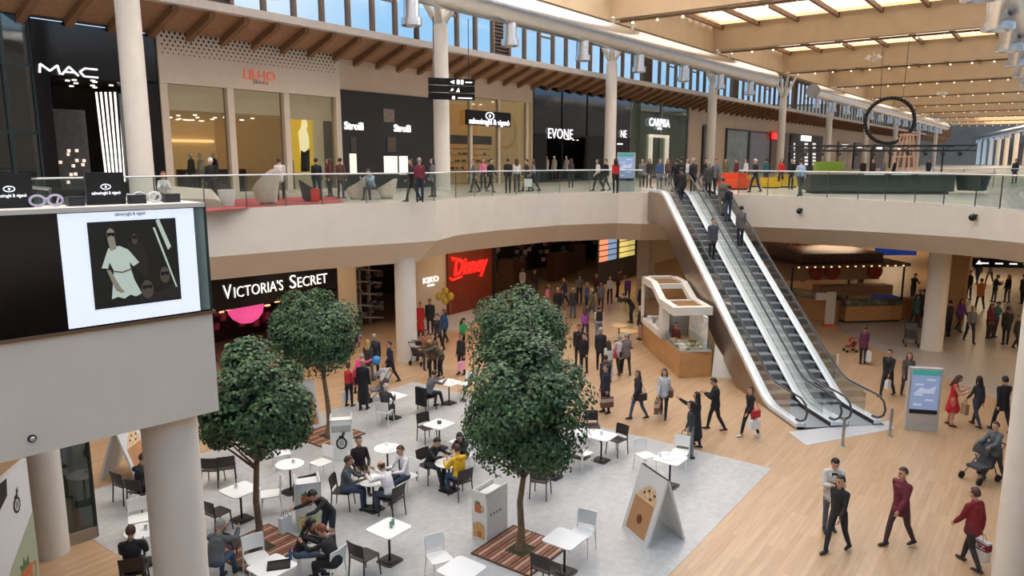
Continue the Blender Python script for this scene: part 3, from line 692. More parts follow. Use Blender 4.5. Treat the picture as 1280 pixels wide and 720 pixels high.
# outer glass side rail with sloping handrail at right of the escalator foot
t = thing('queue_barrier', 'small glass side panel with white post at the right of the escalator', 'barrier', P(1036, 470), EA)
MB().box(-.5, -.02, .0, .7, .02, .9).build('glass_panel', GL, t); MB().box(-.54, -.03, 0, -.48, .03, 1.0).build('post', WHITE, t)
# ================================================================ GLASS RAILINGS
def railing(lab, pts, z=FL2, inset=.08, hh=1.1):
    t = thing('glass_railing', lab, 'railing', (pts[0][0], pts[0][1], z)); o0 = Vector(pts[0])
    P2 = [Vector(p)-o0 for p in pts]
    MB().tube([(p.x, p.y, hh) for p in P2], .03, 8).build('handrail', STEEL, t, True)
    g = MB(); posts = []
    pane = 0
    for a, c in zip(P2, P2[1:]):
        L = (c-a).length; n = max(1, round(L/1.6))
        for k in range(n):
            p, q = a.lerp(c, k/n), a.lerp(c, (k+1)/n); d = (q-p).normalized()*.015
            b = MB(); b.bar((p.x+d.x, p.y+d.y, hh/2+.0), (q.x-d.x, q.y-d.y, hh/2+.0), .012, hh-.08); b.build('glass_panel', GL, t)
            b = MB(); b.box(p.x-.015, p.y-.015, 0, p.x+.015, p.y+.015, hh); b.build('post', mat('post_dark', (90, 92, 92), .4, .5), t)
    return t
INr = offs(HOLE, .1)
railing('long glass railing with steel handrail along the left gallery edge', [tuple(p) for p in INr[3:15]])
railing('curved glass railing along the right gallery edge beside the escalators', [tuple(p) for p in INr[16:24]])
q1, q2 = P(1165, 233, FL2), P(1240, 241, FL2)
railing('far glass railing with several rails behind the bar island on the right', [(q1.x, q1.y), (q1.x+8, q1.y-5), (q1.x+20, q1.y-1)])
# ================================================================ NEAR BALCONY COUNTER WITH SCREEN
e = (K-Q).normalized(); bn = Vector((e.y, -e.x)); BA = math.atan2(e.y, e.x)
def BX(x, y):  # pixel on the balcony front plane -> (along from K (negative = left), z)
    u, v, ww = ray(x, y); tt = K.dot(bn)/(u*bn.x+v*bn.y)
    return (Vector((u*tt, v*tt))-K).dot(e), H+ww*tt
t = thing('balcony_counter', 'near balcony parapet with cream ledge, black panels and a lit poster screen', 'counter', (K.x, K.y, FL2), BA)
ZT = BX(250, 253)[1]-FL2; ZB = BX(268, 385)[1]-FL2
MB().box(-11, -.02, ZB-.05, 0, .12, ZT-.04).build('black_panel', BLACK, t)
MB().box(-11, -.05, ZT-.05, -.02, .6, ZT).build('ledge', FASC, t)
MB().box(-11, -.03, ZB-.06, .03, .14, ZB-.02).build('metal_edge', BRONZE, t)
x0, x1 = BX(78, 340)[0], BX(243, 300)[0]
MB().box(x0, -.03, ZB, x1, .02, ZT-.06).build('lit_screen', em('screen_white', (218, 226, 240), .75), t)
MB().box(x1, -.02, ZB, -.03, .03, ZT-.06).build('glass_end', mat('pale_glass', (168, 190, 184), .2, var=.02), t)
MB().box(-.03, -.03, ZB, .0, .6, ZT-.02).build('glass_side', mat('edge_green', (40, 62, 58), .2), t)
pa, pb, pc, pd = BX(107, 278), BX(218, 272), BX(225, 373), BX(118, 387)
X0p, X1p = (pa[0]+pd[0])/2, (pb[0]+pc[0])/2; Z0p, Z1p = (pd[1]+pc[1])/2-FL2, (pa[1]+pb[1])/2-FL2
MB().box(X0p, -.036, Z0p, X1p, -.031, Z1p).build('photo_background', em('photo_bg', (22, 24, 22), .5), t)
def pp(u, v): return (X0p+(X1p-X0p)*u, Z0p+(Z1p-Z0p)*v)
def pl(pts, y=-.04): return MB().plate([pp(*q) for q in pts], y, y+.003)
dress = em('photo_dress', (186, 200, 188), .45); skin_ = em('photo_skin', (146, 138, 120), .35); skin2 = em('photo_skin_dim', (84, 78, 68), .3); dk = em('photo_dark', (16, 16, 16), .3)
pl([(.17, .62), (.2, .69), (.27, .71), (.33, .71), (.42, .66), (.53, .5), (.46, .46), (.42, .52), (.43, .43), (.46, .3), (.53, .13), (.46, .1), (.4, .13), (.33, .09), (.26, .12), (.19, .1), (.22, .3), (.24, .43), (.2, .53), (.18, .46), (.11, .47)]).build('photo_dress', dress, t)
pl([(.24, .43), (.33, .41), (.44, .44), (.44, .425), (.33, .395), (.24, .415)], -.045).build('photo_hem', dk0, t) if False else pl([(.24, .43), (.33, .41), (.44, .44), (.44, .425), (.33, .395), (.24, .415)], -.045).build('photo_hem', skin2, t)
pl([(.42, .74), (.58, .74), (.64, .5), (.6, .3), (.46, .5)], -.038).build('photo_dark_figure', em('photo_shade', (40, 38, 36), .3), t)
pl([(.5, .14), (.76, .12), (.98, .24), (.98, .02), (.5, .02)], -.038).build('photo_dark_figure', em('photo_shade', (40, 38, 36), .3), t)
b = pl(ell(.24, .85, .045, .07), -.042); b.plate([pp(*q) for q in ((.2, .8), (.28, .8), (.29, .68), (.22, .66))], -.042, -.039)
b.build('photo_face', skin_, t); pl([(.16, .45), (.2, .44), (.3, .22), (.34, .17), (.3, .16), (.24, .2)], -.044).build('photo_arm', skin_, t)
for fq in (ell(.5, .78, .035, .06), ell(.6, .17, .07, .11), ell(.82, .32, .06, .1)): pl(fq, -.042).build('photo_face', skin2, t)
b = MB()
for cx, cy, w_ in ((.24, .85, .045), (.5, .8, .03), (.6, .2, .06), (.82, .34, .05)): b.plate([pp(*q) for q in ((cx-w_, cy+.02), (cx+w_, cy+.02), (cx+w_*.8, cy-.03), (cx, cy-.01), (cx-w_*.8, cy-.03))], -.047, -.044)
b.build('photo_sunglasses', dk, t)
b = MB(); b.plate([pp(*q) for q in ((.76, .98), (.8, 1.0), (.92, .66), (.88, .62))], -.042, -.039); b.plate([pp(*q) for q in ((.72, .9), (.745, .9), (.96, .16), (.94, .16))], -.042, -.039); b.build('photo_pole', dress, t)
text('salmoiraghi & viganò', .055, mat('tiny_print', (60, 60, 66), .5, var=0), t, ((X0p+X1p)/2-.02, -.035, (Z1p+ZT-.06)/2+.02), depth=.002, width=.32)
# ledge displays
def ledge(x, y, zoff=0.0, back=.35):
    a_, _ = BX(x, y); p = K+e*a_-bn*back; return Vector((p.x, p.y, FL2+ZT+zoff))
def onl(x, back):      # column x on a line set back from the front plane
    u, v, ww = ray(x, 250); kk = K-bn*back; tt = kk.dot(bn)/(u*bn.x+v*bn.y); return Vector((u*tt, v*tt, FL2+ZT))
for x, w_, lab in ((12, .42, 'black brand display board at the far left end of the balcony ledge'), (132.5, .40, 'black display board standing in the middle of the balcony ledge')):
    o = thing('display_board', lab, 'sign', onl(x, .35), BA); MB().box(-w_/2, -.03, 0, w_/2, .03, .36).build('board', BLK, o)
    text('salmoiraghi & viganò', .05, whitel, o, (0, -.034, .13), depth=.003, width=.3)
    b = MB(); b.tube([(.05*math.cos(2*PI*k/20), -.035, .2+.028*math.sin(2*PI*k/20)) for k in range(21)], .005, 5, False).ball((0, -.035, .2), .012, .005, .012, 8); b.build('eye_emblem', whitel, o)
for x, w_, lab in ((94, .16, 'small dark box left of the middle display board'), (171, .17, 'small dark box right of the middle display board'), (214, .17, 'small dark box at the right end of the balcony ledge')):
    o = thing('display_box', lab, 'box', onl(x, .3), BA); MB().box(-w_/2, -.06, 0, w_/2, .06, .09).build('case', mat('dark_case', (48, 48, 52), .5), o); MB().box(-w_/2-.005, -.065, .09, w_/2+.005, .065, .1).build('lid', BLK, o)
for x, m_, lab in ((58, mat('violet_plastic', (205, 190, 215), .4), 'pale violet eyeglasses sculpture on the balcony ledge'), (184, PLW, 'white oversized eyeglasses sculpture on the balcony ledge')):
    o = thing('eyeglasses_sculpture', lab, 'sculpture', onl(x, .3), BA)
    for sx in (-1, 1):
        MB().tube([(sx*.085+.07*math.cos(2*PI*k/20), 0, .07+.055*math.sin(2*PI*k/20)) for k in range(21)], .014, 6, False).build('rim', m_, o, True)
        MB().tube([(sx*.15, 0, .09), (sx*.16, .16, .1), (sx*.15, .22, .03)], .012, 6).build('temple', m_, o, True)
    MB().tube([(-.02, 0, .09), (.02, 0, .09)], .012, 6).build('bridge', m_, o)
# ================================================================ LOWER LEVEL SHOPS (wall plane s = 26)
S2 = 26.0
def lshop(name, lab, x0, x1, y=370, cat='shop', s=S2):
    t0, t1 = TX(x0, s, y), TX(x1, s, y); return thing(name, lab, cat, W(t0, s, 0), ROT), t1-t0
def ll(x0, x, y, s=S2, yr=370): return TX(x, s, y)-TX(x0, s, yr), ZX(x, y, s)
pink = em('pink_glow', (226, 80, 140), .9)
o, w_ = lshop('lingerie_shop', 'black lingerie shop with large white serif name and pink displays', 180, 421)
zs = ll(180, 343, 372)[1]
MB().box(0, -.1, zs-.15, w_, .3, 4.34).build('fascia', BLACK, o)
MB().box(0, -.1, 0, .6, .3, zs).build('side_frame', BLACK, o); MB().box(w_-1.6, -.1, 0, w_, .3, zs).build('side_frame', BLACK, o)
xa, xb = ll(180, 276, 366)[0], ll(180, 408, 351)[0]; _, zl = ll(180, 343, 357)
wht = em('serif_white', (246, 244, 242), 1.05)
wt = xb-xa; i_ = 0
# two words with enlarged initials
x_ = xa
for wd, ww in (('V', .075), ('ICTORIA\'S', .475), ('', .05), ('S', .065), ('ECRET', .33)):
    if wd:
        big = len(wd) == 1; text(wd, .82 if big else .62, wht, o, (x_+wt*ww/2, -.15, zl+(.04 if big else -.02)), depth=.015, width=wt*ww*.93, bold=-.004)
    x_ += wt*ww
MB().box(.3, 4.4, 0, w_-.3, 4.5, zs).build('back_wall', mat('vs_back', (60, 26, 40), .5, var=.6, scale=1.2), o)
b = MB(); xq, zq = ll(180, 325, 392); b.ball((xq, 1.0, 2.2), .75, n=16); b.build('pink_display', pink, o, True)
pieces('display', mat('vs_goods', (120, 36, 60), .5, var=.6, scale=4), o, [(random.uniform(.8, w_-1.8), random.uniform(.8, 3), random.uniform(.3, 2.3)) for k in range(26)], (.25, .2, .3))
pieces('light_bar', em('vs_warm', (255, 190, 140), 1.6), o, [(random.uniform(1, w_-2), random.uniform(.5, 1.5), random.uniform(2.0, zs-.3)) for k in range(12)], (.22, .1, .06))
lw_ = MB()
def lseg(x0, x1, z0=0, z1=4.35, y=370): lw_.box(TX(x0, S2, y), S2, z0, TX(x1, S2, y), S2+.35, z1)
lseg(421, 446); 
o, w_ = lshop('shelving_shop', 'shop opening with dark diagonal shelving behind a white column', 446, 506)
MB().box(0, 2.6, 0, w_, 2.7, 4.3).build('back_wall', mat('grey_back', (84, 78, 74), .6, var=.4), o); MB().box(0, -.06, 3.3, w_, .2, 4.34).build('fascia', SOFF, o)
b = MB()
for z in (.5, 1.1, 1.7, 2.3, 2.9): b.bar((.2, 1.6, z+.25), (w_-.2, 1.6, z-.25), .5, .07)
for x_ in (.3, .5, .7): b.box(x_*w_-.04, 1.5, .1, x_*w_+.04, 1.7, 3.2)
b.build('shelves', mat('shelf_beige', (170, 160, 148), .5), o)
pieces('boxed_goods', mat('goods_grey', (100, 92, 88), .6, var=.5), o, [(random.uniform(.3, w_-.3), 1.4, random.uniform(.5, 3)) for k in range(30)], (.3, .2, .16))
lseg(506, 558)
o, w_ = lshop('cosmetics_sign', 'white name sign on the beige wall left of the red toy shop', 528, 550, cat='sign'); x_, z_ = ll(528, 538, 350); 
text('KIKO', .42, wht, o, (x_, -.03, z_), depth=.03, width=1.15); text('MILANO', .14, wht, o, (x_, -.03, z_-.28), depth=.02)
o, w_ = lshop('toy_shop', 'red-brown toy shop front with glowing red script name', 558, 800)
wp = TX(613, S2, 370)-TX(558, S2, 370)
MB().box(0, -.15, 0, wp, .2, 4.34).build('red_panel', mat('red_brown', (120, 46, 28), .45, var=.15, scale=2), o)
x_, z_ = ll(558, 583.5, 332); xl = ll(558, 561, 335)[0]; xr = ll(558, 607, 330)[0]
text('Disney', 1.25, em('red_letters', (255, 34, 28), 1.5), o, (x_, -.22, z_), depth=.04, width=(xr-xl)*.92, font_shear=.25, bold=.03)
b = MB(); b.tube([(xl-.15, -.22, z_-.45), (xl+.0, -.22, z_-.6), (xl+.8, -.22, z_-.5)], .06, 6).build('letter_swash', em('red_letters', (255, 34, 28), 1.5), o); MB().tube([(xl+.1, -.22, z_+.45), (xl+.0, -.22, z_+.62), (xl+.9, -.22, z_+.35)], .05, 6).build('letter_swash', em('red_letters', (255, 34, 28), 1.5), o)
MB().box(wp, -.1, 3.6, w_, .2, 4.34).build('fascia', mat('ds_dark', (44, 26, 22), .6), o)
MB().box(wp, 6, 0, w_, 6.1, 4.3).build('back_wall', mat('ds_back', (52, 36, 30), .6, var=.6, scale=1), o)
for k in range(8): MB().box(wp+1+k*2.6, 1.4+.8*(k % 3), 0, wp+2.6+k*2.6, 2.0+.8*(k % 3), 1.5+.4*(k % 2)).build('shelf_unit', mat('ds_shelf', (96, 62, 44), .6, var=.5, scale=5), o)
cols = [(130, 50, 44), (150, 120, 80), (56, 72, 104), (150, 124, 116), (74, 92, 66)]
for j, c_ in enumerate(cols):
    pieces('toy', mat('toys%d' % j, c_, .6, var=.4, scale=8, emit=.08), o, [(random.uniform(wp+.5, w_-.5), random.uniform(2.5, 5.5), random.uniform(1.4, 3.4)) for k in range(20)], (.24, .2, .26))
b = MB()
for k in range(30): b.cbox(random.uniform(wp+.5, w_-.5), random.uniform(.6, 5), 3.7, .14, .14, .05)
b.build('downlights', spot, o)
MB().box(wp+.02, -.2, 0, wp+.3, .4, 4.3).build('frame', BLK, o)
# dark shop with stained tall windows right of it
o, w_ = lshop('dark_shop', 'dark shop with tall lit coloured panels behind the square pillar', 748, 800, s=24.0)
for j, (xx, c_) in enumerate(((755, (226, 150, 120)), (766, (120, 150, 190)), (780, (240, 220, 130)), (789, (210, 200, 120)))):
    xq, _ = ll(748, xx, 310, 24.0); b = MB()
    for k in range(7): b.box(xq-.55, 0, 1.6+k*.38, xq+.55, .06, 1.9+k*.38)
    b.build('lit_panel', em('pan%d' % j, c_, .7), o)
MB().box(0, .1, 0, w_, .2, 4.3).build('back_wall', DARK, o)
tE = TX(800, S2, 370); lw_.box(tE, S2, 0, 110, S2+.35, 4.35)
struct(at(lw_.build('wall_lower_left', mat('lower_wall', (200, 184, 162), .7, var=.03)), (0, 0, 0), ROT))
b = MB(); b.box(-5, 33.2, 0, 95, 33.5, 4.2); struct(at(b.build('wall_lower_back', mat('lower_back', (60, 50, 46), .8, var=.3)), (0, 0, 0), ROT))
b = MB(); b.box(92, -22, 0, 92.4, 26, 5.4); struct(at(b.build('wall_lower_far', mat('lower_far', (150, 120, 98), .7, var=.4, scale=.3)), (0, 0, 0), ROT))
lights = []
for t_, s_, pw in ((12, 24.2, 60), (20, 24, 90), (30, 23.6, 110), (42, 22, 110), (54, 18, 120), (44, 10, 160), (60, 4, 260), (74, 12, 240), (36, -2, 200), (52, -6, 260), (72, -8, 320), (34, -10, 160)):
    area('lower_light', W(t_, s_, 4.0), 5, 2.5, pw, (255, 226, 186), (0, 0, ROT))
o = thing('shop_display', 'lit display row of a distant shop under the bridge', 'display', W(91.4, 12, 0), ROT)
pieces('lamp', em('far_warm', (255, 228, 180), 2.0), o, [(0, -14+k*1.0, 3.6) for k in range(26)], (.2, .5, .35))
MB().box(-.3, -13, .2, 0, 12, 2.6).build('shelves', mat('far_shelf', (150, 100, 70), .6, var=.6, scale=1), o)
p = P(1118, 332, 0); o = thing('blue_sign', 'blue hanging banner behind the food kiosk', 'banner', (p.x*.8, p.y*.8, 0), 0); MB().box(-1.3, -.05, 2.3, 1.3, .05, 3.7).build('panel', em('blue_panel', (30, 60, 150), .4), o); MB().tube([(-1, 0, 3.7), (-1, 0, 4.3)], .02, 6).tube([(1, 0, 3.7), (1, 0, 4.3)], .02, 6).build('cable', BLK, o)
# black hanging sign band at lower right
def atD(x, y, D): a_, b_, c_ = ray(x, y); return Vector((a_/b_*D, D, H+c_/b_*D))
p = atD(1216, 327, 31.5); q = atD(1300, 340, 31)
o = thing('direction_sign', 'long black hanging direction sign under the bridge at the right', 'sign', p, math.atan2(q.y-p.y, q.x-p.x)); L_ = (q-p).length
MB().box(0, -.06, -.22, L_, .06, .16).build('sign_panel', BLACK, o); b = MB()
for k in range(5): b.box(.3+k*.55, -.07, -.08, .6+k*.55, -.061, -.02)
b.plate([(.1, -.1), (.22, .08), (.34, -.1)], -.075, -.065); b.build('pictograms', whitel, o); MB().tube([(.3, 0, .1), (.3, 0, 1.0)], .02, 6).tube([(2.5, 0, .1), (2.5, 0, 1.0)], .02, 6).build('cable', BLK, o)
# ================================================================ KIOSK BESIDE THE ESCALATOR
t = thing('drinks_kiosk', 'white framed kiosk with oak counter and glass food display beside the escalator', 'kiosk', (6.36, 27.2, 0), R(4.5))
Wk = 1.3
MB().prism([(0, 0), (Wk, .15), (Wk, 5.4), (-.05, 5.4), (-.05, 2.4), (0, 2.2)], 0, 1.0).build('counter_body', WOODK, t)
b = MB(); b.box(-.12, 2.1, 1.0, .22, 5.5, 1.28).box(-.12, 5.2, 1.0, Wk, 5.5, 1.28); b.build('sill', WHITE, t)
MB().box(.02, .05, 1.0, Wk-.05, 2.0, 1.04).build('display_base', mat('display_base', (180, 176, 168), .5), t)
b = MB(); b.add([(0, .02, 1.04), (Wk, .1, 1.04), (Wk, .5, 1.42), (0, .45, 1.42), (0, 2.0, 1.42), (Wk, 2.0, 1.42), (0, 2.0, 1.04), (Wk, 2.0, 1.04)], [(0, 1, 2, 3), (3, 2, 5, 4), (0, 3, 4, 6), (1, 7, 5, 2)]); b.build('display_glass', GLS, t, recalc=False)
fd = [(200, 90, 50), (230, 200, 170), (240, 230, 220), (120, 150, 70), (220, 150, 60)]
for j, c_ in enumerate(fd):
    b = MB()
    for k in range(7): b.ball((random.uniform(.12, Wk-.12), random.uniform(.3, 1.85), 1.1), random.uniform(.07, .12), None, .07, 8)
    b.build('food_tray', mat('food%d' % j, c_, .6), t, True)
b = MB()     # stepped white frame, left side beam and right side beam, front fascia
for x_ in (-.12, Wk-.12):
    b.add([(x_, 5.5, 3.1), (x_+.26, 5.5, 3.1), (x_+.26, 5.5, 2.8), (x_, 5.5, 2.8), (x_, 3.9, 3.1), (x_+.26, 3.9, 3.1), (x_+.26, 3.75, 2.8), (x_, 3.75, 2.8),
           (x_, 2.6, 2.62), (x_+.26, 2.6, 2.62), (x_+.26, 2.5, 2.3), (x_, 2.5, 2.3), (x_, .9, 2.62), (x_+.26, .9, 2.62), (x_+.26, .9, 2.3), (x_, .9, 2.3)],
          [(0, 1, 2, 3), (0, 4, 5, 1), (3, 2, 6, 7), (0, 3, 7, 4), (1, 5, 6, 2), (4, 8, 9, 5), (7, 6, 10, 11), (4, 7, 11, 8), (5, 9, 10, 6), (8, 12, 13, 9), (11, 10, 14, 15), (8, 11, 15, 12), (9, 13, 14, 10), (12, 15, 14, 13)])
b.box(-.12, .65, 2.3, Wk+.14, .92, 2.62).box(-.12, 5.3, 2.8, Wk+.14, 5.52, 3.1).box(-.1, 3.8, 2.8, Wk, 3.95, 3.0).box(-.1, 2.5, 2.35, Wk, 2.65, 2.55)
b.build('roof_frame', WHITE, t)
MB().box(-.12, 5.32, 1.28, -.02, 5.5, 2.8).build('post', WHITE, t); MB().box(-.12, 2.1, 1.0, .18, 2.6, 2.4).build('post', WHITE, t); MB().box(Wk-.1, 2.2, 1.0, Wk+.1, 2.6, 2.4).build('post', WHITE, t)
for y_ in (1.2, 1.5, 1.8, 2.1): MB().box(.1, y_, 2.5, Wk-.1, y_+.08, 2.58).build('roof_slat', WOODK, t)
for y_ in (4.1, 4.4, 4.7, 5.0): MB().box(.1, y_, 2.95, Wk-.1, y_+.08, 3.02).build('roof_slat', WOODK, t)
MB().box(.1, 4.0, 2.82, Wk-.1, 5.3, 2.85).build('roof_panel', DARK, t)
MB().box(.3, 2.8, 1.0, Wk-.1, 3.2, 1.9).build('drinks_fridge', STEEL, t); MB().box(Wk-.25, .3, 1.0, Wk-.15, 2.2, 2.3).build('menu_board', mat('menu_board', (225, 222, 215), .5, var=.25, scale=7), t)
b = MB(); b.add([(Wk+.02, .1, 0), (Wk+.9, -.3, 0), (Wk+.1, .12, 1.3)], [(0, 1, 2)]); b.add([(Wk+.02, .12, 0), (Wk+.9, -.28, 0), (Wk+.1, .14, 1.3)], [(0, 2, 1)]); b.build('white_side_board', PLW, t, recalc=False)
for k, (yy, xx) in enumerate(((3.2, 0), (3.9, .05), (4.6, .02))):
    o = thing('paper_cup_stack', ('stack of white cups at the near end of the kiosk sill', 'metal jug in the middle of the kiosk sill', 'white napkin holder at the far end of the kiosk sill')[k], ('cups', 'jug', 'napkin holder')[k], Matrix.Rotation(R(4.5), 3, 'Z') @ Vector((xx, yy, 1.28))+Vector((6.36, 27.2, 0)), 0)
    if k == 0: MB().lathe([(.04, 0), (.05, .12), (.045, .12), (.055, .28)], 12).build('cups', PLW, o, True)
    elif k == 1: MB().lathe([(.06, 0), (.07, .1), (.05, .2), (.06, .24)], 14).build('jug_body', STEEL, o, True); MB().tube([(.06, 0, .05), (.12, 0, .1), (.06, 0, .2)], .01, 6).build('handle', STEEL, o); o.name = 'metal_jug'
    else: MB().box(-.07, -.05, 0, .07, .05, .2).build('holder_body', PLW, o); MB().box(-.05, -.052, .04, .05, -.048, .15).build('napkins', mat('napkin', (200, 200, 205), .7), o); o.name = 'napkin_holder'
for x, y, lab, r_ in ((774, 407, 'small round wooden bistro table left of the white kiosk, farther one', .38), (786, 414, 'small round wooden bistro table left of the white kiosk, nearer one', .42)):
    o = thing('bistro_table', lab, 'table', P(x, y, .75)*1-Vector((0, 0, .75)), 0)
    MB().lathe([(r_, 0), (r_, .04)], 24, (0, 0, .72)).build('tabletop', mat('table_oak', (214, 170, 120), .5), o); MB().lathe([(.03, .02), (.03, .72)], 10).build('pole', BLK, o); MB().lathe([(.22, 0), (.2, .02), (.03, .03)], 16).build('base', BLK, o)
# ================================================================ FOOD KIOSK UNDER THE BRIDGE
A = P(1056, 404); B = P(1126, 402); ang = math.atan2(B.y-A.y, B.x-A.x); L_ = (B-A).length
t = thing('food_counter', 'large oak food kiosk counter with glass displays and dark canopy under the bridge', 'food kiosk', A, ang)
MB().box(0, 0, .1, L_, 1.0, .85).build('front_counter', WOODK, t); MB().box(.05, .05, 0, L_-.05, .95, .1).build('plinth', BLK, t)
b = MB(); b.box(0, .02, .85, L_, .98, 1.25); b.build('display_glass', glass_mat('case_glass', (200, 215, 205), .25, .2, (150, 160, 150)), t)
for j, c_ in enumerate(((230, 220, 200), (120, 130, 70), (190, 110, 60))):
    b = MB()
    for k in range(12): b.ball((random.uniform(.2, L_-.2), random.uniform(.2, .8), .92), .13, .1, .07, 8)
    b.build('food_tray', mat('food_b%d' % j, c_, .6), t, True)
b = MB(); b.bar((-.3, .3, .55), (-3.2, 4.6, .55), .9, 1.1); b.build('left_counter', WOODK, t)
b = MB(); b.bar((-.3, .5, 1.25), (-3.2, 4.6, 1.25), .8, .3); b.build('left_display', glass_mat('case_glass'), t)
MB().box(L_, .3, 0, L_+1.3, 1.0, 1.1).build('right_counter', mat('oak_dark', (150, 100, 62), .6), t)
MB().box(-.2, 2.2, 0, 4.0, 3.0, 1.5).build('inner_counter', mat('inner_tan', (168, 130, 96), .6, var=.2), t)
b = MB(); b.box(-3.2, -.2, 2.9, 3.2, 5, 3.05).box(-2.2, .6, 3.05, 2.2, 4.4, 3.5); b.build('canopy', mat('canopy_dark', (92, 66, 58), .5, var=.3), t)
b = MB(); b.box(-3.2, 2.0, 1.9, 3, 2.08, 2.9); b.build('back_screen', mat('canopy_screen', (176, 140, 112), .6), t)
for k in range(4): MB().tube([((-3, 3, -3, 3)[k], (.0, .0, 4.8, 4.8)[k], 1.1), ((-3, 3, -3, 3)[k], (.0, .0, 4.8, 4.8)[k], 2.9)], .05, 8).build('post', BLK, t)
for x_ in (-.6, .3, 2.7): MB().tube([(x_, 1.9, 2.35), (x_, 1.98, 2.35)], .42, 20).build('round_sign', mat('red_disc', (150, 48, 36), .5), t)
pieces('lamp', em('kiosk_lamp', (255, 210, 150), 1.4), t, [(-2.8+k*.43, -.22, 2.95) for k in range(14)], (.08, .04, .06))
p = P(1036, 408); o = thing('wooden_totem', 'slim pale wooden post with arm and orange foot before the food kiosk', 'post', p, 0)
MB().box(-.22, -.08, .15, .22, .08, 1.75).build('post', SOFF, o); MB().box(-.75, -.08, 1.35, -.22, .08, 1.7).build('arm', SOFF, o); MB().box(-.3, -.15, 0, .3, .15, .15).build('foot', mat('orange_foot', (220, 100, 50), .5), o)
# ================================================================ INFO TOTEMS
def totem(lab, loc_, rz, h=1.98, w_=.92):
    t = thing('info_totem', lab, 'totem', loc_, rz)
    MB().box(-w_/2, -.1, 0, w_/2, .1, h).build('housing', mat('totem_grey', (190, 192, 190), .4, .3), t)
    MB().box(-w_/2+.07, -.112, .68, w_/2-.07, -.1, h-.22).build('screen', em('totem_screen', (140, 160, 200), .35), t)
    MB().box(-w_/2+.07, -.113, h-.22, w_/2-.07, -.1, h-.05).build('header', em('totem_teal', (70, 160, 155), .3), t)
    b = MB(); b.box(-w_/2+.07, -.118, .55, w_/2-.07, -.1, .68); b.build('dark_footer', BLK, t)
    b = MB()
    for k in range(6): b.box(-.3+(k % 2)*.32, -.115, .8+.16*k, -.06+(k % 2)*.32, -.112, .86+.16*k)
    b.build('screen_text', em('totem_white', (190, 202, 224), .35), t); b = MB(); b.plate([(-.3, 1.2), (-.1, 1.4), (.05, 1.3), (.3, 1.45), (.25, 1.2)], -.116, -.113); b.build('screen_map', em('totem_white', (190, 202, 224), .35), t)
    return t
totem('grey info totem with blue touch screen on the ground floor right of the escalators', P(1150, 537), R(-12))
u_ = U(787, 52, 2.0); totem('grey info totem with blue screen on the gallery left of the escalators', (2.38+3.45, 38.3, FL2), R(-8))
# ================================================================ BAR ISLAND ON THE GALLERY
p1 = P(1012, 246, FL2); 
bi = thing('bar_island', 'long bar island with dark green base and wooden top on the right gallery', 'bar counter', atD(1012, 246, 36.0)*1, R(-4)); bi.location.z = FL2
wB = 6.6
MB().prism([(0, 0), (wB, -.2), (wB+.4, 2.2), (.3, 2.4)], .12, .92).build('base', mat('bar_green', (52, 62, 60), .5, var=.1), bi)
MB().prism([(-.15, -.15), (wB+.1, -.35), (wB+.6, 2.4), (.15, 2.6)], .92, 1.02).build('worktop', mat('bar_top', (190, 164, 140), .5), bi)
MB().prism([(.2, .2), (wB-.1, .1), (wB+.1, 2.0), (.5, 2.2)], 0, .12).build('plinth', BLK, bi)
b = MB()
for k in range(3): b.box(2.4+k*1.25, -.28, .9, 3.3+k*1.25, -.2, 1.06)
b.build('name_plates', PLW, bi)
for x_ in (.3, 3.2, wB): MB().tube([(x_, 1.2, 1.0), (x_, 1.2, 2.2)], .04, 8).build('mast', BLK, bi)
b = MB()
for z_ in (2.05, 2.28): b.tube([(-.5, .4, z_), (wB+1, .2, z_)], .04, 6).tube([(-.5, 2.2, z_), (wB+1, 2.2, z_)], .04, 6)
for k in range(9): b.tube([(-.4+k*.95, .4, 2.05), (.0+k*.95, .4, 2.28)], .02, 5)
b.build('lighting_truss', BLK, bi)
for k in range(10): MB().tube([(-.3+k*.8, .4, 2.03), (-.25+k*.8, .25, 1.85)], [.05, .1], 10).build('spotlight', BLK, bi)
# second oval dark bar at its right end
MB().lathe([(.6, .15), (.75, .85), (.8, .9)], 24, (wB+1.2, .6, 0)).build('round_end', mat('bar_green', (52, 62, 60), .5, var=.1), bi, True)
MB().lathe([(.95, 0), (.95, .1)], 24, (wB+1.2, .6, .92)).build('round_top', mat('bar_top', (190, 164, 140), .5), bi, True)
p = atD(1128, 240, 46); p.z = FL2
o = thing('timber_trestle', 'tall leaning trestle of pale timber posts behind the bar island', 'trestle', p, 0)
for k in range(5): MB().bar((-.9+k*.45, .3, 0), (-.35+k*.17, 0, 3.2), .12, .08).build('post', mat('pale_timber', (206, 162, 132), .6), o)
MB().bar((-.7, .3, .8), (.9, .3, .8), .1, .08).bar((-.6, .1, 1.8), (.6, .1, 1.8), .1, .08).bar((-.5, 0, 3.1), (.6, 0, 3.1), .1, .08).build('rung', mat('pale_timber', (206, 162, 132), .6), o)
def pouf(x, D, w_, d_, h_, c_, lab, y=236):
    p = atD(x, y, D); p.z = FL2; o = thing('pouf_sofa', lab, 'sofa', p, R(10))
    b = MB(); b.prism(rpoly(w_, d_, min(w_, d_)*.3, 5), .08, h_*.6).prism(rpoly(w_*.97, d_*.95, min(w_, d_)*.3, 5), h_*.6, h_*.62); b.build('cushion', mat('sofa%d' % c_[1], c_, .8), o)
    b = MB(); b.prism([(q[0], q[1]+d_*.3) for q in rpoly(w_, d_*.4, d_*.15, 5)], h_*.6, h_); b.build('backrest', mat('sofa%d' % c_[1], c_, .8), o)
    MB().prism(rpoly(w_*.8, d_*.8, .1), 0, .08).build('base', BLK, o)
pouf(917, 41, 1.7, .9, .9, (224, 84, 40), 'orange sofa on the gallery right of the escalator top')
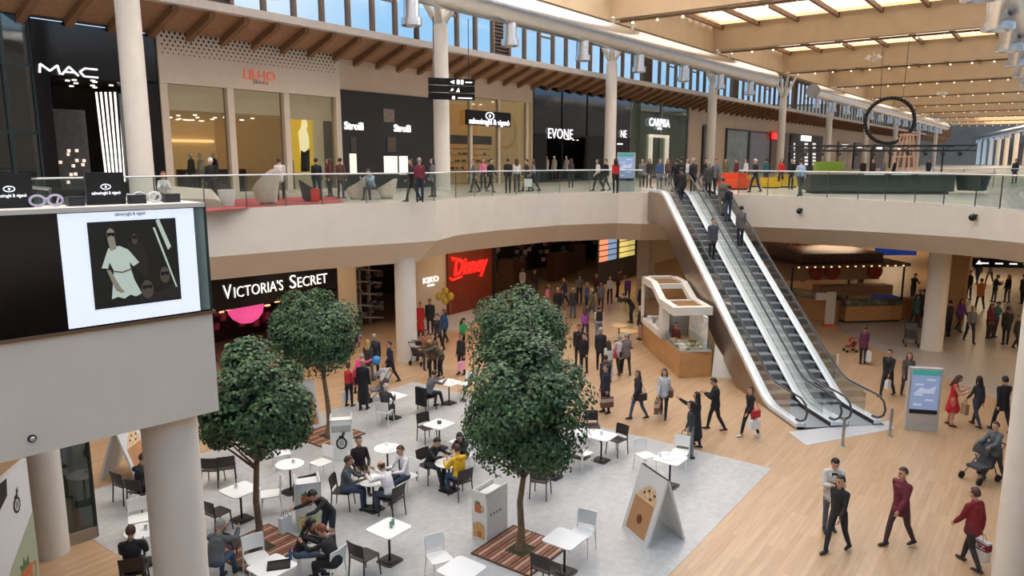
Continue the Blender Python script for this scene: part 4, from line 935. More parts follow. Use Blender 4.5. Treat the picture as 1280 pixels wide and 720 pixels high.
pouf(941, 45, .9, .8, .7, (206, 160, 40), 'yellow low seat directly right of the orange sofa')
pouf(963, 43, 1.0, .8, .6, (238, 190, 30), 'bright yellow pouf seat, second right of the orange sofa')
pouf(983, 44, 1.2, .8, .75, (222, 182, 60), 'yellow low seat beside the long bar island')
pouf(1037, 47, 2.0, .9, 1.5, (128, 150, 50), 'lime green sofa behind the left end of the bar island')
# ================================================================ GALLERY LOUNGE (upper left)
b = MB(); b.prism([(q.x, q.y) for q in (atD(255, 255, 23.2), atD(330, 255, 25.9), atD(430, 255, 28.4), atD(420, 245, 33), atD(330, 245, 32), atD(240, 245, 28))], FL2, FL2+.02)
o = b.build('carpet', mat('red_carpet', (180, 84, 88), .9, var=.55, scale=.9)); tag(o, 'red and white patterned carpet under the lounge chairs on the left gallery', 'carpet')
def tub(x, D, rz, m_, lab, high=False, s=1.0):
    p = atD(x, 250, D); p.z = FL2+.02; o = thing('tub_chair', lab, 'armchair', p, R(rz))
    hb = 1.15 if high else .82; b = MB(); n = 14; vs = []
    for k in range(n+1):
        a = R(50+260*k/n); bk = (math.cos(a)*-1+1)/2; h_ = .38+(hb-.38)*(bk**1.3)
        ro, ri = .40, .33
        vs += [(math.cos(a)*ro*.8*s, math.sin(a)*ro*.8*s, .08), (math.cos(a)*ro*1.12*s, math.sin(a)*ro*1.12*s, h_*s), (math.cos(a)*ri*1.12*s, math.sin(a)*ri*1.12*s, h_*s), (math.cos(a)*ri*.8*s, math.sin(a)*ri*.8*s, .3*s)]
    fs = []
    for k in range(n):
        for j in range(4): fs.append((k*4+j, k*4+(j+1) % 4, (k+1)*4+(j+1) % 4, (k+1)*4+j))
    fs += [(0, 1, 2, 3), (n*4+3, n*4+2, n*4+1, n*4)]
    b.add(vs, fs); b.build('shell', m_, o, True)
    MB().lathe([(.32*s, 0), (.36*s, .05), (.36*s, .13), (.3*s, .17)], 20, (.04, 0, .28)).build('seat', m_, o, True); MB().lathe([(.26, 0), (.28, .28)], 18).build('base', m_, o, True)
    return o
TW = mat('tub_cream', (204, 190, 176), .7); TD = mat('tub_grey', (62, 62, 64), .7)
tub(334, 27.0, 150, TW, 'high backed cream lounge chair on the carpet, nearest the railing', True, 1.1); tub(389, 29.0, 20, TD, 'dark grey tub chair right of the high backed cream chair'); tub(446, 30.8, 170, TW, 'cream tub chair turned towards the seated person')
tub(484, 31.2, 170, TW, 'cream tub chair at the right end of the lounge'); tub(274, 27.6, 90, TD, 'dark grey tub chair behind the white round table')
p = atD(284, 250, 26); p.z = FL2+.02; o = thing('side_table', 'white round tub-shaped side table on the lounge carpet', 'side table', p); MB().lathe([(.22, 0), (.3, .5), (.3, .54)], 24).build('body', PLW, o, True); MB().lathe([(.31, 0), (.31, .02)], 24, (0, 0, .54)).build('top', TABLEW, o)
p = atD(394, 250, 28.6); p.z = FL2+.02; o = thing('red_stool', 'small red box stool beside the dark tub chair', 'stool', p, R(20)); MB().box(-.16, -.16, .03, .16, .16, .5).build('body', mat('red_box', (196, 50, 44), .6), o); MB().box(-.13, -.13, 0, .13, .13, .03).build('foot', BLK, o)
p = atD(238, 250, 24.6); p.z = FL2; o = thing('curved_bench', 'long low cream curved bench behind the balcony ledge', 'bench', p, R(35))
b = MB(); n = 16; vs = []
for k in range(n+1):
    x_ = -.9+1.9*k/n; y_ = .25*math.cos(x_); h_ = .5+.16*(1-k/n)-(0 if k < n-2 else .12*(k-n+2)); vs += [(x_, y_-.3, .02), (x_, y_-.3, h_*.6), (x_, y_+.0, h_*.62), (x_, y_+.15, h_*1.2), (x_, y_+.35, h_*1.2), (x_, y_+.35, .02)]
fs = [(k*6+j, k*6+(j+1) % 6, (k+1)*6+(j+1) % 6, (k+1)*6+j) for k in range(n) for j in range(6)]+[tuple(range(6)), tuple(n*6+j for j in range(6))]
b.add(vs, fs); b.build('seat', TW, o, True)
# ================================================================ FURNITURE
def make_chair(m, nm, label):
    t = thing(nm, label, 'chair', (0, 0, 0))
    # sitter looks along +X
    b = MB(); b.prism([(x*1.0, y*(1-.06*(x < 0))) for x, y in rpoly(.44, .45, .06, 3)], .435, .455); b.build('seat', m, t, True)
    b = MB(); n = 8; vs = []
    for k in range(n+1):
        y = -.215+.43*k/n; cx = -.205-.03*math.cos(y/.215*1.3)
        for z, dx in ((.53, .005), (.68, -.02), (.82, -.05)):
            vs += [(cx+dx, y, z), (cx+dx-.016, y, z)]
    fs = []
    for k in range(n):
        a, c = k*6, (k+1)*6
        for j in (0, 2): fs += [(a+j, c+j, c+j+2, a+j+2), (a+j+1, a+j+3, c+j+3, c+j+1)]
        fs += [(a, a+1, c+1, c), (a+4, c+4, c+5, a+5)]
    fs += [(0, 2, 3, 1), (2, 4, 5, 3), (n*6, n*6+1, n*6+3, n*6+2), (n*6+2, n*6+3, n*6+5, n*6+4)]
    b.add(vs, fs); bk = b.build('backrest', m, t, True)
    for sy in (-1, 1):
        MB().tube([(.18, sy*.19, .44), (.215, sy*.215, 0)], [.017, .014], 8).build('leg', m, t, True)
        MB().tube([(-.245, sy*.205, .79), (-.21, sy*.2, .46), (-.25, sy*.215, 0)], [.015, .018, .014], 8).build('leg', m, t, True)
    return reg(t)
CW = make_chair(PLW, 'cafe_chair', 'white'); CD = make_chair(PLD, 'cafe_chair', 'dark')
used = {}
def chair(kind, x, y, face, lab, z=.45):
    p = P(x, y, z); p.z = .007
    if hasattr(face, 'x'): a = math.atan2(face.y-p.y, face.x-p.x)
    else: a = R(face)
    src = CW if kind == 'w' else CD
    if kind not in used: o = src; o.location = p; o.rotation_euler = (0, 0, a); o['label'] = lab; used[kind] = 1
    else: o = dup(src, p, a, lab)
    o['group'] = 'white cafe chairs' if kind == 'w' else 'dark cafe chairs'
    return o
def make_table(round_):
    t = thing('cafe_table', 'x', 'table', (0, 0, 0))
    if round_: MB().lathe([(.34, 0), (.35, .008), (.35, .018), (.34, .025)], 32, (0, 0, .715)).build('tabletop', TABLEW, t)
    else:
        b = MB(); b.prism(rpoly(.7, .7, .09, 5), .717, .738); b.build('tabletop', TABLEW, t)
    MB().lathe([(.03, .03), (.025, .1), (.025, .69), (.06, .717)], 14).build('pole', mat('pedestal_black', (44, 42, 42), .5, .3), t, True)
    MB().prism(rpoly(.44, .44, .08, 4), 0, .012).prism(rpoly(.3, .3, .06, 4), .012, .03).build('base', mat('pedestal_black', (44, 42, 42), .5, .3), t)
    return reg(t)
TS, TR = make_table(False), make_table(True)
def table(kind, x, y, lab, rz=ROT):
    p = P(x, y, .74); p.z = .007; src = TS if kind == 's' else TR
    key = 't'+kind
    if key not in used: used[key] = 1; o = at(src, p, rz); o['label'] = lab
    else: o = dup(src, p, rz, lab)
    o['group'] = 'white square cafe tables' if kind == 's' else 'white round cafe tables'
    return p
t1 = table('s', 300, 612, 'square white table with a small cup left of the front left tree')
t2 = table('s', 486, 660, 'square white table with green glasses between counter and dark chair')
t3 = table('s', 577, 711, 'square white table cut by the bottom edge in front of the front tree')
t4 = table('s', 706, 673, 'square white table right of the front tree planter')
t5 = table('s', 752, 544, 'square white table between two chairs right of the front tree crown')
t6 = table('s', 838, 573, 'square white table behind the front right sign board')
t7 = table('s', 549, 530, 'square white table with a napkin box, by the dark chair at centre')
t8 = table('s', 491, 495, 'square white table beside the old man in the white chair')
t9 = table('s', 561, 478, 'square white table with papers in front of the reading man')
t10 = table('s', 692, 563, 'square white table hidden under the crown of the front tree')
t12 = table('s', 340, 708, 'white table with a black tray beside the group unpacking bags')
r1 = table('r', 484, 560, 'round white table with a heap of napkins behind the four men')
r2 = table('r', 466, 600, 'round white table with the four men around it')
r3 = table('r', 561, 578, 'round white table of the woman in the yellow jacket')
r4 = table('r', 362, 580, 'round white table with white chairs left of the tall white counter')
r5 = table('r', 178, 663, 'round white table partly hidden by the near cream column')
r6 = table('r', 727, 540, 'round white table at the right edge of the front tree crown')
chair('d', 272, 640, t1, 'dark chair facing the table with the small cup, near the cream column')
chair('d', 293, 678, 60, 'dark chair directly right of the near cream column at the bottom')
chair('w', 321, 697, t12, 'white chair left of the table with the black tray')
chair('w', 338, 617, 200, 'white chair right behind the trunk of the front left tree')
chair('d', 380, 607, 125, 'dark chair standing behind the copper mug counter')
chair('w', 401, 578, r4, 'white chair right of the round table by the tall white counter')
chair('w', 352, 566, r4, 'white chair behind the round table under the left tree crown')
chair('d', 266, 585, 90, 'dark chair half hidden by the front left tree crown')
chair('d', 283, 583, 110, 'dark chair beside the half hidden one under the front left tree')
chair('w', 386, 688, 200, 'white chair under the person in black unpacking a bag')
chair('w', 412, 703, 150, 'white chair under the man in the black T-shirt at the bottom')
chair('d', 456, 694, t2, 'dark chair in front of the table with green glasses')
chair('d', 429, 613, r2, 'dark chair of the man in the grey blazer')
chair('w', 449, 585, r2, 'white chair of the man in the dark sweater')
chair('d', 489, 622, r2, 'dark chair of the bald man in the white shirt')
chair('w', 508, 595, r2, 'white chair of the man with the tie')
chair('w', 481, 514, t8, 'white chair of the old man by the square table')
chair('d', 534, 496, t9, 'dark chair of the reading man with a black coat on it')
chair('w', 583, 480, t9, 'white chair opposite the reading man')
chair('d', 534, 534, t7, 'dark chair left of the table with the napkin box')
chair('w', 574, 552, t7, 'white chair right of the table with the napkin box')
chair('d', 536, 581, r3, 'dark chair of the person in black at the round table')
chair('d', 575, 600, r3, 'dark chair of the person in the yellow jacket')
chair('w', 580, 568, r3, 'white chair of the dark-haired woman facing the camera')
chair('w', 549, 697, t3, 'white chair left of the table at the bottom edge')
chair('d', 676, 599, t10, 'dark chair under the right side of the front tree crown')
chair('d', 683, 708, t4, 'dark chair in front of the table right of the planter')
chair('w', 728, 665, t4, 'white chair behind the table right of the planter')
chair('w', 728, 566, t5, 'white chair left of the table right of the tree crown')
chair('d', 740, 532, t5, 'dark chair behind the table right of the tree crown')
chair('d', 771, 549, t5, 'dark chair right of the table right of the tree crown')
chair('w', 807, 569, t6, 'white chair left of the table behind the front sign board')
chair('w', 850, 565, t6, 'white chair behind the table near the front sign board')
chair('d', 158, 604, 60, 'dark chair left of the seated figure behind the near cream column')
chair('d', 176, 612, 75, 'dark chair of the seated figure behind the near cream column')
chair('w', 174, 648, r5, 'white chair behind the round table by the near cream column')
chair('d', 168, 712, r5, 'dark chair of the man in black at the bottom left')
chair('w', 610, 512, 200, 'white chair left of the front tree crown')
def small(name, cat, lab, tp, dx, dy, fn, z=.748):
    o = thing(name, lab, cat, (tp.x+dx, tp.y+dy, z), random.uniform(0, 3)); fn(o); return o
def f_cup(o): MB().lathe([(.025, 0), (.035, .01), (.04, .07), (.036, .07), (.03, .012)], 14).build('cup', PLW, o, True); MB().lathe([(.05, 0), (.07, .01)], 16).build('saucer', PLW, o); MB().lathe([(.0, .0), (.034, .0)], 12, (0, 0, .062)).build('coffee', mat('coffee', (60, 36, 22), .3), o)
def f_glass(o): MB().lathe([(.03, 0), (.038, .12), (.034, .12), (.027, .01)], 14).build('tumbler', glass_mat('tumbler_green', (190, 225, 205), .3, .25, (110, 170, 140)), o, True)
def f_nap(o): MB().box(-.05, -.05, 0, .05, .05, .09).build('holder', mat('holder_grey', (70, 72, 76), .5), o); MB().box(-.04, -.04, .09, .04, .04, .12).build('napkins', TABLEW, o)
def f_paper(o):
    b = MB()
    for k in range(6): a = k*1.1; b.add([(.06*k*math.cos(a)-.1, .05*k*math.sin(a)-.05, .003+.004*k), (.06*k*math.cos(a)+.06, .05*k*math.sin(a)-.04, .01+.004*k), (.06*k*math.cos(a)+.05, .05*k*math.sin(a)+.08, .02+.004*k), (.06*k*math.cos(a)-.11, .05*k*math.sin(a)+.07, .006)], [(0, 1, 2, 3)])
    b.build('sheets', mat('paper', (228, 228, 224), .7), o, recalc=False); MB().lathe([(.03, 0), (.04, .08)], 10, (.12, .1, 0)).build('cup', PLW, o)
def f_tray(o): MB().prism(rpoly(.42, .32, .04), 0, .012).build('tray_base', BLK, o); b = MB(); [b.bar(p, q, .012, .03) for p, q in (((-.2, -.15, .012), (.2, -.15, .012)), ((-.2, .15, .012), (.2, .15, .012)), ((-.2, -.15, .012), (-.2, .15, .012)), ((.2, -.15, .012), (.2, .15, .012)))]; b.build('tray_rim', BLK, o)
def f_phone(o): MB().prism(rpoly(.075, .15, .012), 0, .009).build('phone_body', BLACK, o); MB().prism(rpoly(.068, .135, .008), .009, .0105).build('screen', mat('phone_screen', (30, 34, 44), .1), o)
def f_bottle(o): MB().lathe([(.03, 0), (.032, .15), (.012, .2), (.012, .23)], 14).build('bottle_body', glass_mat('bottle_blue', (140, 180, 235), .3, .4, (60, 110, 190)), o, True); MB().lathe([(.014, .23), (.014, .25)], 10).build('cap', mat('cap_blue', (40, 80, 180), .5), o)
small('coffee_cup', 'cup', 'small dark coffee cup on the square table left of the front left tree', t1, -.12, .08, f_cup)
small('glass', 'glass', 'green tinted glass on the square table at bottom centre, nearer one', t2, .05, .0, f_glass); small('glass', 'glass', 'green tinted glass on the square table at bottom centre, farther one', t2, .07, .12, f_glass)
small('napkin_holder', 'napkin holder', 'dark napkin holder on the table beside the central dark chair', t7, 0, .03, f_nap)
small('napkin_heap', 'napkins', 'crumpled napkins and cup on the round table behind the four men', r1, 0, 0, f_paper); small('open_papers', 'papers', 'open papers in front of the reading man', t9, -.05, 0, f_paper)
small('leftover_papers', 'papers', 'crumpled papers on the table behind the front sign board', t6, -.1, .05, f_paper)
small('serving_tray', 'tray', 'black tray on the white table at the bottom left', t12, .12, .02, f_tray); small('water_bottle', 'bottle', 'blue water bottle on the table with the black tray', t12, .28, .22, f_bottle)
small('mobile_phone', 'phone', 'black mobile phone on the table of the four men', r2, -.12, .05, f_phone); small('coffee_cup', 'cup', 'white coffee cup on the table of the four men', r2, .08, -.05, f_cup)
small('coffee_cup', 'cup', 'white cup on the table of the woman in the yellow jacket', r3, -.05, .08, f_cup); small('coffee_cup', 'cup', 'white cup on the round table by the tall white counter', r4, .08, .05, f_cup)
small('coffee_cup', 'cup', 'white cup on the round table behind the near cream column', r5, .05, .05, f_cup); small('coffee_cup', 'cup', 'white cup on the table left of two chairs right of the tree crown', t5, .0, .05, f_cup)
# ---- white promotional counters
COP = mat('copper_mug', (196, 112, 72), .4, .3, var=.08)
def mug(o, x, z, s, y=-.005, nrm='y', k=1):
    def add(nm, pts, m, d):
        b = MB()
        if nrm == 'y': b.plate([(x+p[0]*s*k, z+p[1]*s) for p in pts], y-d, y-d+.002)
        else: b.add([(y+d, x+p[0]*s*k, z+p[1]*s) for p in pts], [tuple(t) for t in tessellate_polygon([[Vector((p[0], p[1], 0)) for p in pts]])])
        b.build(nm, m, o, recalc=(nrm == 'y'))
    add('printed_mug', [(-.42, -.5), (.42, -.5), (.46, .45), (-.46, .45)], COP, .004)
    add('printed_leaves', [(-.35, .45), (-.45, .75), (-.2, .65), (-.1, .95), (.05, .65), (.25, .85), (.3, .45)], mat('leaf_print', (88, 120, 70), .6), .003)
    hs = [(.45, .3), (.62, .4), (.78, .3), (.8, .0), (.7, -.25), (.45, -.38), (.45, -.28), (.62, -.18), (.7, .0), (.68, .22), (.6, .28), (.45, .2)]
    add('printed_handle', hs, COP, .004)
def jar(o, x, z, s, y=-.005):
    MB().plate([(x+p[0]*s, z+p[1]*s) for p in ell(0, -.1, .36, .42, 20)], y-.004, y-.002).build('printed_jar', BLK, o)
    MB().plate([(x+p[0]*s, z+p[1]*s) for p in ell(0, -.1, .24, .3, 18)], y-.006, y-.0045).build('printed_jar_label', mat('pl', (205, 205, 205), .5), o)
    b = MB(); [b.box(x+q*s-.02*s, y-.008, z-.28*s, x+q*s+.02*s, y-.0065, z+.1*s) for q in (-.1, 0, .1)]; b.plate([(x+p[0]*s, z+p[1]*s) for p in ((-.2, .3), (.2, .3), (.14, .42), (-.14, .42))], y-.004, y-.002)
    b.plate([(x+p[0]*s, z+p[1]*s) for p in ((0, .42), (.12, .75), (.22, .5), (.3, .8), (.1, .42))], y-.004, y-.002); b.build('printed_details', BLK, o)
def counter(lab, cx, cy, wx, wy, h, rz, fr, z0=0):
    p = P(cx, cy); t = thing('promo_counter', lab, 'counter', (p.x, p.y, .007), R(rz))
    PL = mat('laminate_white', (226, 226, 220), .4, var=.02)
    MB().box(0, 0, 0, wx, wy, h).build('body', PL, t)
    b = MB(); b.box(0, 0, h, .03, wy, h+.12).box(wx-.03, 0, h, wx, wy, h+.12).box(0, 0, h, wx, .03, h+.12); b.build('rim', PL, t)
    MB().box(.05, .05, h, wx-.05, wy-.05, h+.02).build('countertop', TABLEW, t)
    fr(t, wx, wy, h); return t
def fr_mug(t, wx, wy, h):
    MB().box(.0, -.003, 0, wx, 0, h*.42).build('printed_panel', mat('print_green', (206, 214, 176), .6, var=.1, scale=5), t)
    mug(t, wx*.42, h*.72, .26)
    b = MB(); [b.plate([(x_*wx, .18*h), (x_*wx+.05, .3*h), (x_*wx+.1, .2*h)], -.008, -.004) for x_ in (.15, .4, .65)]; b.build('printed_flowers', mat('yellow_print', (222, 192, 70), .6), t)
    b = MB(); [b.add([(-.003, .15+.12*k, h*.5), (-.003, .2+.12*k, h*.5), (-.003, .2+.12*k, h*.56), (-.003, .15+.12*k, h*.56)], [(0, 1, 2, 3)]) for k in range(4)]; b.build('printed_icons', mat('icon_grey', (110, 110, 106), .6), t, recalc=False)
def fr_mug2(t, wx, wy, h):
    mug(t, wx*.42, h*.74, .2); MB().plate([(.08*wx, .05), (.85*wx, .05), (.85*wx, .35*h), (.5*wx, .44*h), (.08*wx, .35*h)], -.006, -.003).build('printed_basket', mat('basket_print', (206, 164, 104), .6, var=.2, scale=12), t)
    MB().plate([(.4*wx, .08), (.65*wx, .08), (.65*wx, .22*h), (.4*wx, .22*h)], -.009, -.006).build('printed_bottle', COP, t)
    b = MB(); [b.add([(wx+.003, .12+.11*k, h*.56), (wx+.003, .17+.11*k, h*.56), (wx+.003, .17+.11*k, h*.62), (wx+.003, .12+.11*k, h*.62)], [(0, 1, 2, 3)]) for k in range(4)]; b.build('printed_icons', mat('icon_grey', (110, 110, 106), .6), t, recalc=False)
def fr_jar(t, wx, wy, h):
    jar(t, wx*.5, h*.52, .42); MB().box(.04, -.004, h*.78, wx-.04, 0, h*.96).build('open_slot', mat('slot_grey', (176, 174, 168), .6), t)
    b = MB(); b.add([(-.004, .1, h*.55), (-.004, wy-.1, h*.55), (-.004, wy-.1, h*.9), (-.004, .1, h*.9)], [(0, 1, 2, 3)]); b.build('printed_mug', COP, t, recalc=False)
counter('white counter with copper mug print beside the front left tree', 372, 666, .55, .62, 1.0, 20, fr_mug)
counter('white counter with black jar print left of the four men', 414, 577, .6, .6, 1.05, 12, fr_jar)
counter('white counter with copper mug and basket prints left of the front tree', 590, 672, .42, .75, 1.0, -36, fr_mug2)
# ---- A-frame boards
def aboard(lab, xf0, yf0, xf1, yf1, h, back, pic):
    p, q = P(xf0, yf0), P(xf1, yf1); L_ = (q-p).length; a = math.atan2(q.y-p.y, q.x-p.x)
    t = thing('sign_board', lab, 'sign board', (p.x, p.y, .007), a)
    th = .05; lean = back/2
    PB = mat('board_white', (222, 222, 220), .5, var=.02)
    MB().add([(0, 0, 0), (L_, 0, 0), (L_, lean, h), (0, lean, h), (0, th, 0), (L_, th, 0), (L_, lean+th, h), (0, lean+th, h)], [(0, 1, 2, 3), (4, 7, 6, 5), (0, 3, 7, 4), (1, 5, 6, 2), (3, 2, 6, 7), (0, 4, 5, 1)]).build('front_panel', PB, t)
    MB().add([(0, back, 0), (L_, back, 0), (L_, lean, h), (0, lean, h), (0, back+th, 0), (L_, back+th, 0), (L_, lean+th, h), (0, lean+th, h)], [(0, 1, 2, 3), (4, 7, 6, 5), (0, 3, 7, 4), (1, 5, 6, 2), (3, 2, 6, 7), (0, 4, 5, 1)]).build('back_panel', PB, t)
    def fp(u, v, d=.004): n_ = Vector((0, -h, lean)).normalized()*d; return (L_*u, lean*v+n_.y, h*v+n_.z)
    def lay(nm, pts, m, d):
        tri = tessellate_polygon([[Vector((x_, y_, 0)) for x_, y_ in pts]]); MB().add([fp(u_, v_, d) for u_, v_ in pts], [tuple(k) for k in tri]).build(nm, m, t, recalc=False)
    lay('printed_bag', [(.12, .06), (.86, .06), (.86, .56), (.12, .56)], mat('paper_bag', (190, 140, 96), .6, var=.06), .004)
    lay('printed_pastry', [(.14, .56), (.86, .56), (.88, .66), (.74, .78), (.5, .8), (.34, .72), (.2, .62)], mat('pastry', (222, 192, 150), .6, var=.25, scale=14), .004)
    for k, (u_, v_) in enumerate(((.4, .66), (.55, .72), (.66, .62), (.76, .7))): lay('printed_bite', [(u_+.045*math.cos(j), v_+.022*math.sin(j)) for j in (0, 1, 2, 3.1, 4, 5)], mat('dark_print', (64, 44, 32), .6), .006)
    lay('printed_emblem', [(.5+.1*math.cos(j*.6), .28+.07*math.sin(j*.6)) for j in range(10)]+[(.5, .36)], mat('emblem', (120, 66, 40), .6), .006)
    return t
aboard('large white A-frame board with paper bag print at the right of the seating area', 777, 659, 808, 686, 1.45, .95, 1)
aboard('white A-frame board with paper bag print behind the rear left tree', 380, 538, 402, 533, 1.4, .95, 1)
aboard('white A-frame board with paper bag print behind the near cream column', 172, 602, 194, 583, 1.45, .95, 1)
# ---- bottom left: poster panel and glass enclosure
t = thing('poster_panel', 'tall white and green poster panel with jar and copper mug at the bottom left', 'poster', (-9.02, 13.0, 0), math.atan2(-2.3, .44)+PI)
PW_ = 2.4
# local x runs towards the far edge at x = 0 (panel extends to -PW_)
MB().box(-PW_, 0, 0, 0, .08, 2.75).build('panel', mat('poster_white', (226, 226, 226), .4, var=.01), t)
MB().plate([(-PW_, 0), (0, 0), (0, 1.7), (-1.0, 1.1), (-1.35, .7), (-PW_, .5)], -.006, -.002).build('green_print', mat('poster_green', (168, 178, 150), .5, var=.03), t)
jar(t, -.55, 2.12, .36); mug(t, -.5, .6, .5)
MB().plate([(-1.5, 2.1), (-.85, 2.4), (-.8, 2.7), (-1.5, 2.72)], -.008, -.004).build('dark_print', BLK, t)
g0, g1 = P(78, 684), P(121, 670)
t = thing('glass_enclosure', 'dark framed glass panel enclosure at the lower left behind the poster panel', 'glass panel', g0, math.atan2(g1.y-g0.y, g1.x-g0.x)); L_ = (g1-g0).length
MB().box(0, -.02, .25, L_, .02, 3.4).build('glass_pane', glass_mat('lift_glass', (150, 165, 160), .3, .35, (40, 56, 52)), t)
b = MB(); b.box(-.04, -.05, 0, .03, .05, 3.4).box(L_-.03, -.05, 0, L_+.03, .05, 3.4).box(0, -.05, 3.34, L_, .05, 3.4).box(L_*.48, 0.2, .25, L_*.62, .3, 3.4); b.build('frame', mat('dkgreen', (30, 38, 36), .4), t)
MB().box(0, -.08, 0, L_, .12, .25).build('kerb', mat('kerb_taupe', (158, 140, 122), .6), t)
# ---- trees
LEAF = []
for j, c_ in enumerate(((56, 86, 52), (80, 112, 66), (36, 62, 38))):
    LEAF.append(mat('leaf%d' % j, c_, .5, var=.25, scale=9, spec=.4))
def crown(rx, rz, zc, n, seed, nm, parent):
    rnd = random.Random(seed); b = MB()
    lobes = []
    for k in range(46):
        while True:
            d = Vector((rnd.gauss(0, 1), rnd.gauss(0, 1), rnd.gauss(0, 1)))
            if d.length > .1: break
        d.normalize(); lobes.append((Vector((d.x*rx*.72, d.y*rx*.72, d.z*rz*.74)), rx*rnd.uniform(.24, .38)))
    for k in range(n):
        c_, r_ = rnd.choice(lobes); d = Vector((rnd.gauss(0, 1), rnd.gauss(0, 1), rnd.gauss(.25, 1))).normalized()
        p = c_+d*r_*rnd.uniform(.75, 1.08)
        if p.z < -rz*.7 and rnd.random() < .45: continue
        out = Vector((p.x/rx, p.y/rx, p.z/rz)).normalized()
        nn = (d*.7+out*.8+Vector((0, 0, .5))+Vector((rnd.gauss(0, .35), rnd.gauss(0, .35), rnd.gauss(0, .35)))).normalized()
        ax = nn.cross(Vector((rnd.gauss(0, 1), rnd.gauss(0, 1), rnd.gauss(-.5, 1)))).normalized(); ay = nn.cross(ax)
        L_, w_ = rnd.uniform(.07, .12), rnd.uniform(.028, .042)
        q = p+Vector((0, 0, zc)); b.k = rnd.choices((0, 1, 2), (5, 3, 3))[0]
        b.add([q-ax*L_*.5, q+ay*w_-nn*.008, q+ax*L_*.5-nn*.02, q-ay*w_-nn*.008], [(0, 1, 2), (0, 2, 3)])
    o = b.build(nm, LEAF, parent, recalc=False)
    cb = MB(); cb.ball((0, 0, zc+.0), rx*.56, rx*.56, rz*.56, 20); cb.build('inner_dark_core', mat('inner_green', (22, 34, 22), .9, var=.5, scale=6), parent)  # added dark core, no real part, blocks the view through the leaves
    return o
BARK = mat('bark', (120, 98, 74), .8, var=.25, scale=12)
def tree(lab, px, py, rx, zb, zt, seed, cx=0, cy=0, pl=1.5):
    p = P(px, py) if not isinstance(px, Vector) else px
    t = thing('potted_tree', lab, 'tree', (p.x, p.y, .007), 0)
    zc = (zb+zt)/2; k = Matrix.Rotation(random.uniform(0, 6), 3, 'Z')
    c_ = crown(rx, (zt-zb)/2, zc, 19000, seed, 'foliage', t); c_.location = (cx, cy, 0)
    for o in kids(t):
        if o.name.startswith('inner'): o.location = (cx, cy, 0)
    b = MB(); b.tube([(0, 0, .02), (0, 0, .2), (.01, .01, .5), (-.02, 0, 1.1), (.02+cx*.5, cy*.5, zb+.2), (cx, cy, zc)], [.15, .1, .075, .065, .055, .04], 14); b.build('trunk', BARK, t, True)
    b = MB(); rnd = random.Random(seed)
    for q in range(9):
        a = q*.7; r_ = rx*rnd.uniform(.4, .8); b.tube([(cx*.5, cy*.5, zb-.05+rnd.uniform(0, .4)), (cx+r_*.5*math.cos(a), cy+r_*.5*math.sin(a), zb+.45), (cx+r_*math.cos(a), cy+r_*math.sin(a), zb+.9)], [.03, .02, .01], 6)
    b.build('branches', BARK, t, True)
    return t
PLK = mat('planter_wood', (132, 84, 62), .6, var=.2, scale=6)
def planter(lab, p, s, rz=ROT):
    t = thing('tree_grate', lab, 'tree grate', (p.x, p.y, .006), rz)
    n = 14; pl_ = s/n
    for k in range(n):
        y = -s/2+(k+.5)*pl_
        for x0, x1 in ((-s/2, s/2),) if abs(y) > .22 else ((-s/2, -.24), (.24, s/2)):
            MB().box(x0, y-pl_*.38, 0, x1, y+pl_*.38, .03).build('slat', PLK if k % 3 else mat('planter_light', (184, 140, 116), .6), t)
    MB().box(-.24, -.24, .0, .24, .24, .035).build('soil', mat('moss_soil', (52, 60, 34), .95, var=.4, scale=20), t)
    b = MB(); b.box(-s/2-.03, -s/2-.03, 0, -s/2, s/2+.03, .035).box(s/2, -s/2-.03, 0, s/2+.03, s/2+.03, .035).box(-s/2, -s/2-.03, 0, s/2, -s/2, .035).box(-s/2, s/2, 0, s/2, s/2+.03, .035); b.build('frame', mat('grate_frame', (92, 60, 46), .6), t)
    return t
q1 = P(651, 688); q2 = P(325, 686); q3 = P(412, 545); q4 = P(647, 548)
planter('square slatted wooden grate around the front tree trunk', q1, 1.45); tree('round topped tree standing in the middle foreground', 651, 688, 1.42, 1.58, 4.8, 3, .1)
planter('square slatted wooden grate around the front left tree trunk', q2, 1.45); tree('round topped tree at the front left beside the near column', 325, 686, 1.22, 1.8, 4.6, 5, .05)
planter('square slatted wooden grate behind the front left tree', q3, 1.45); tree('round topped tree at the rear left before the lingerie shop sign', 412, 545, 1.36, 1.95, 4.5, 8, -.3, .0)
planter('square slatted wooden grate hidden behind the front tree', q4, 1.45); tree('round topped tree directly behind the middle foreground tree', 647, 548, 1.5, 2.0, 4.5, 11)
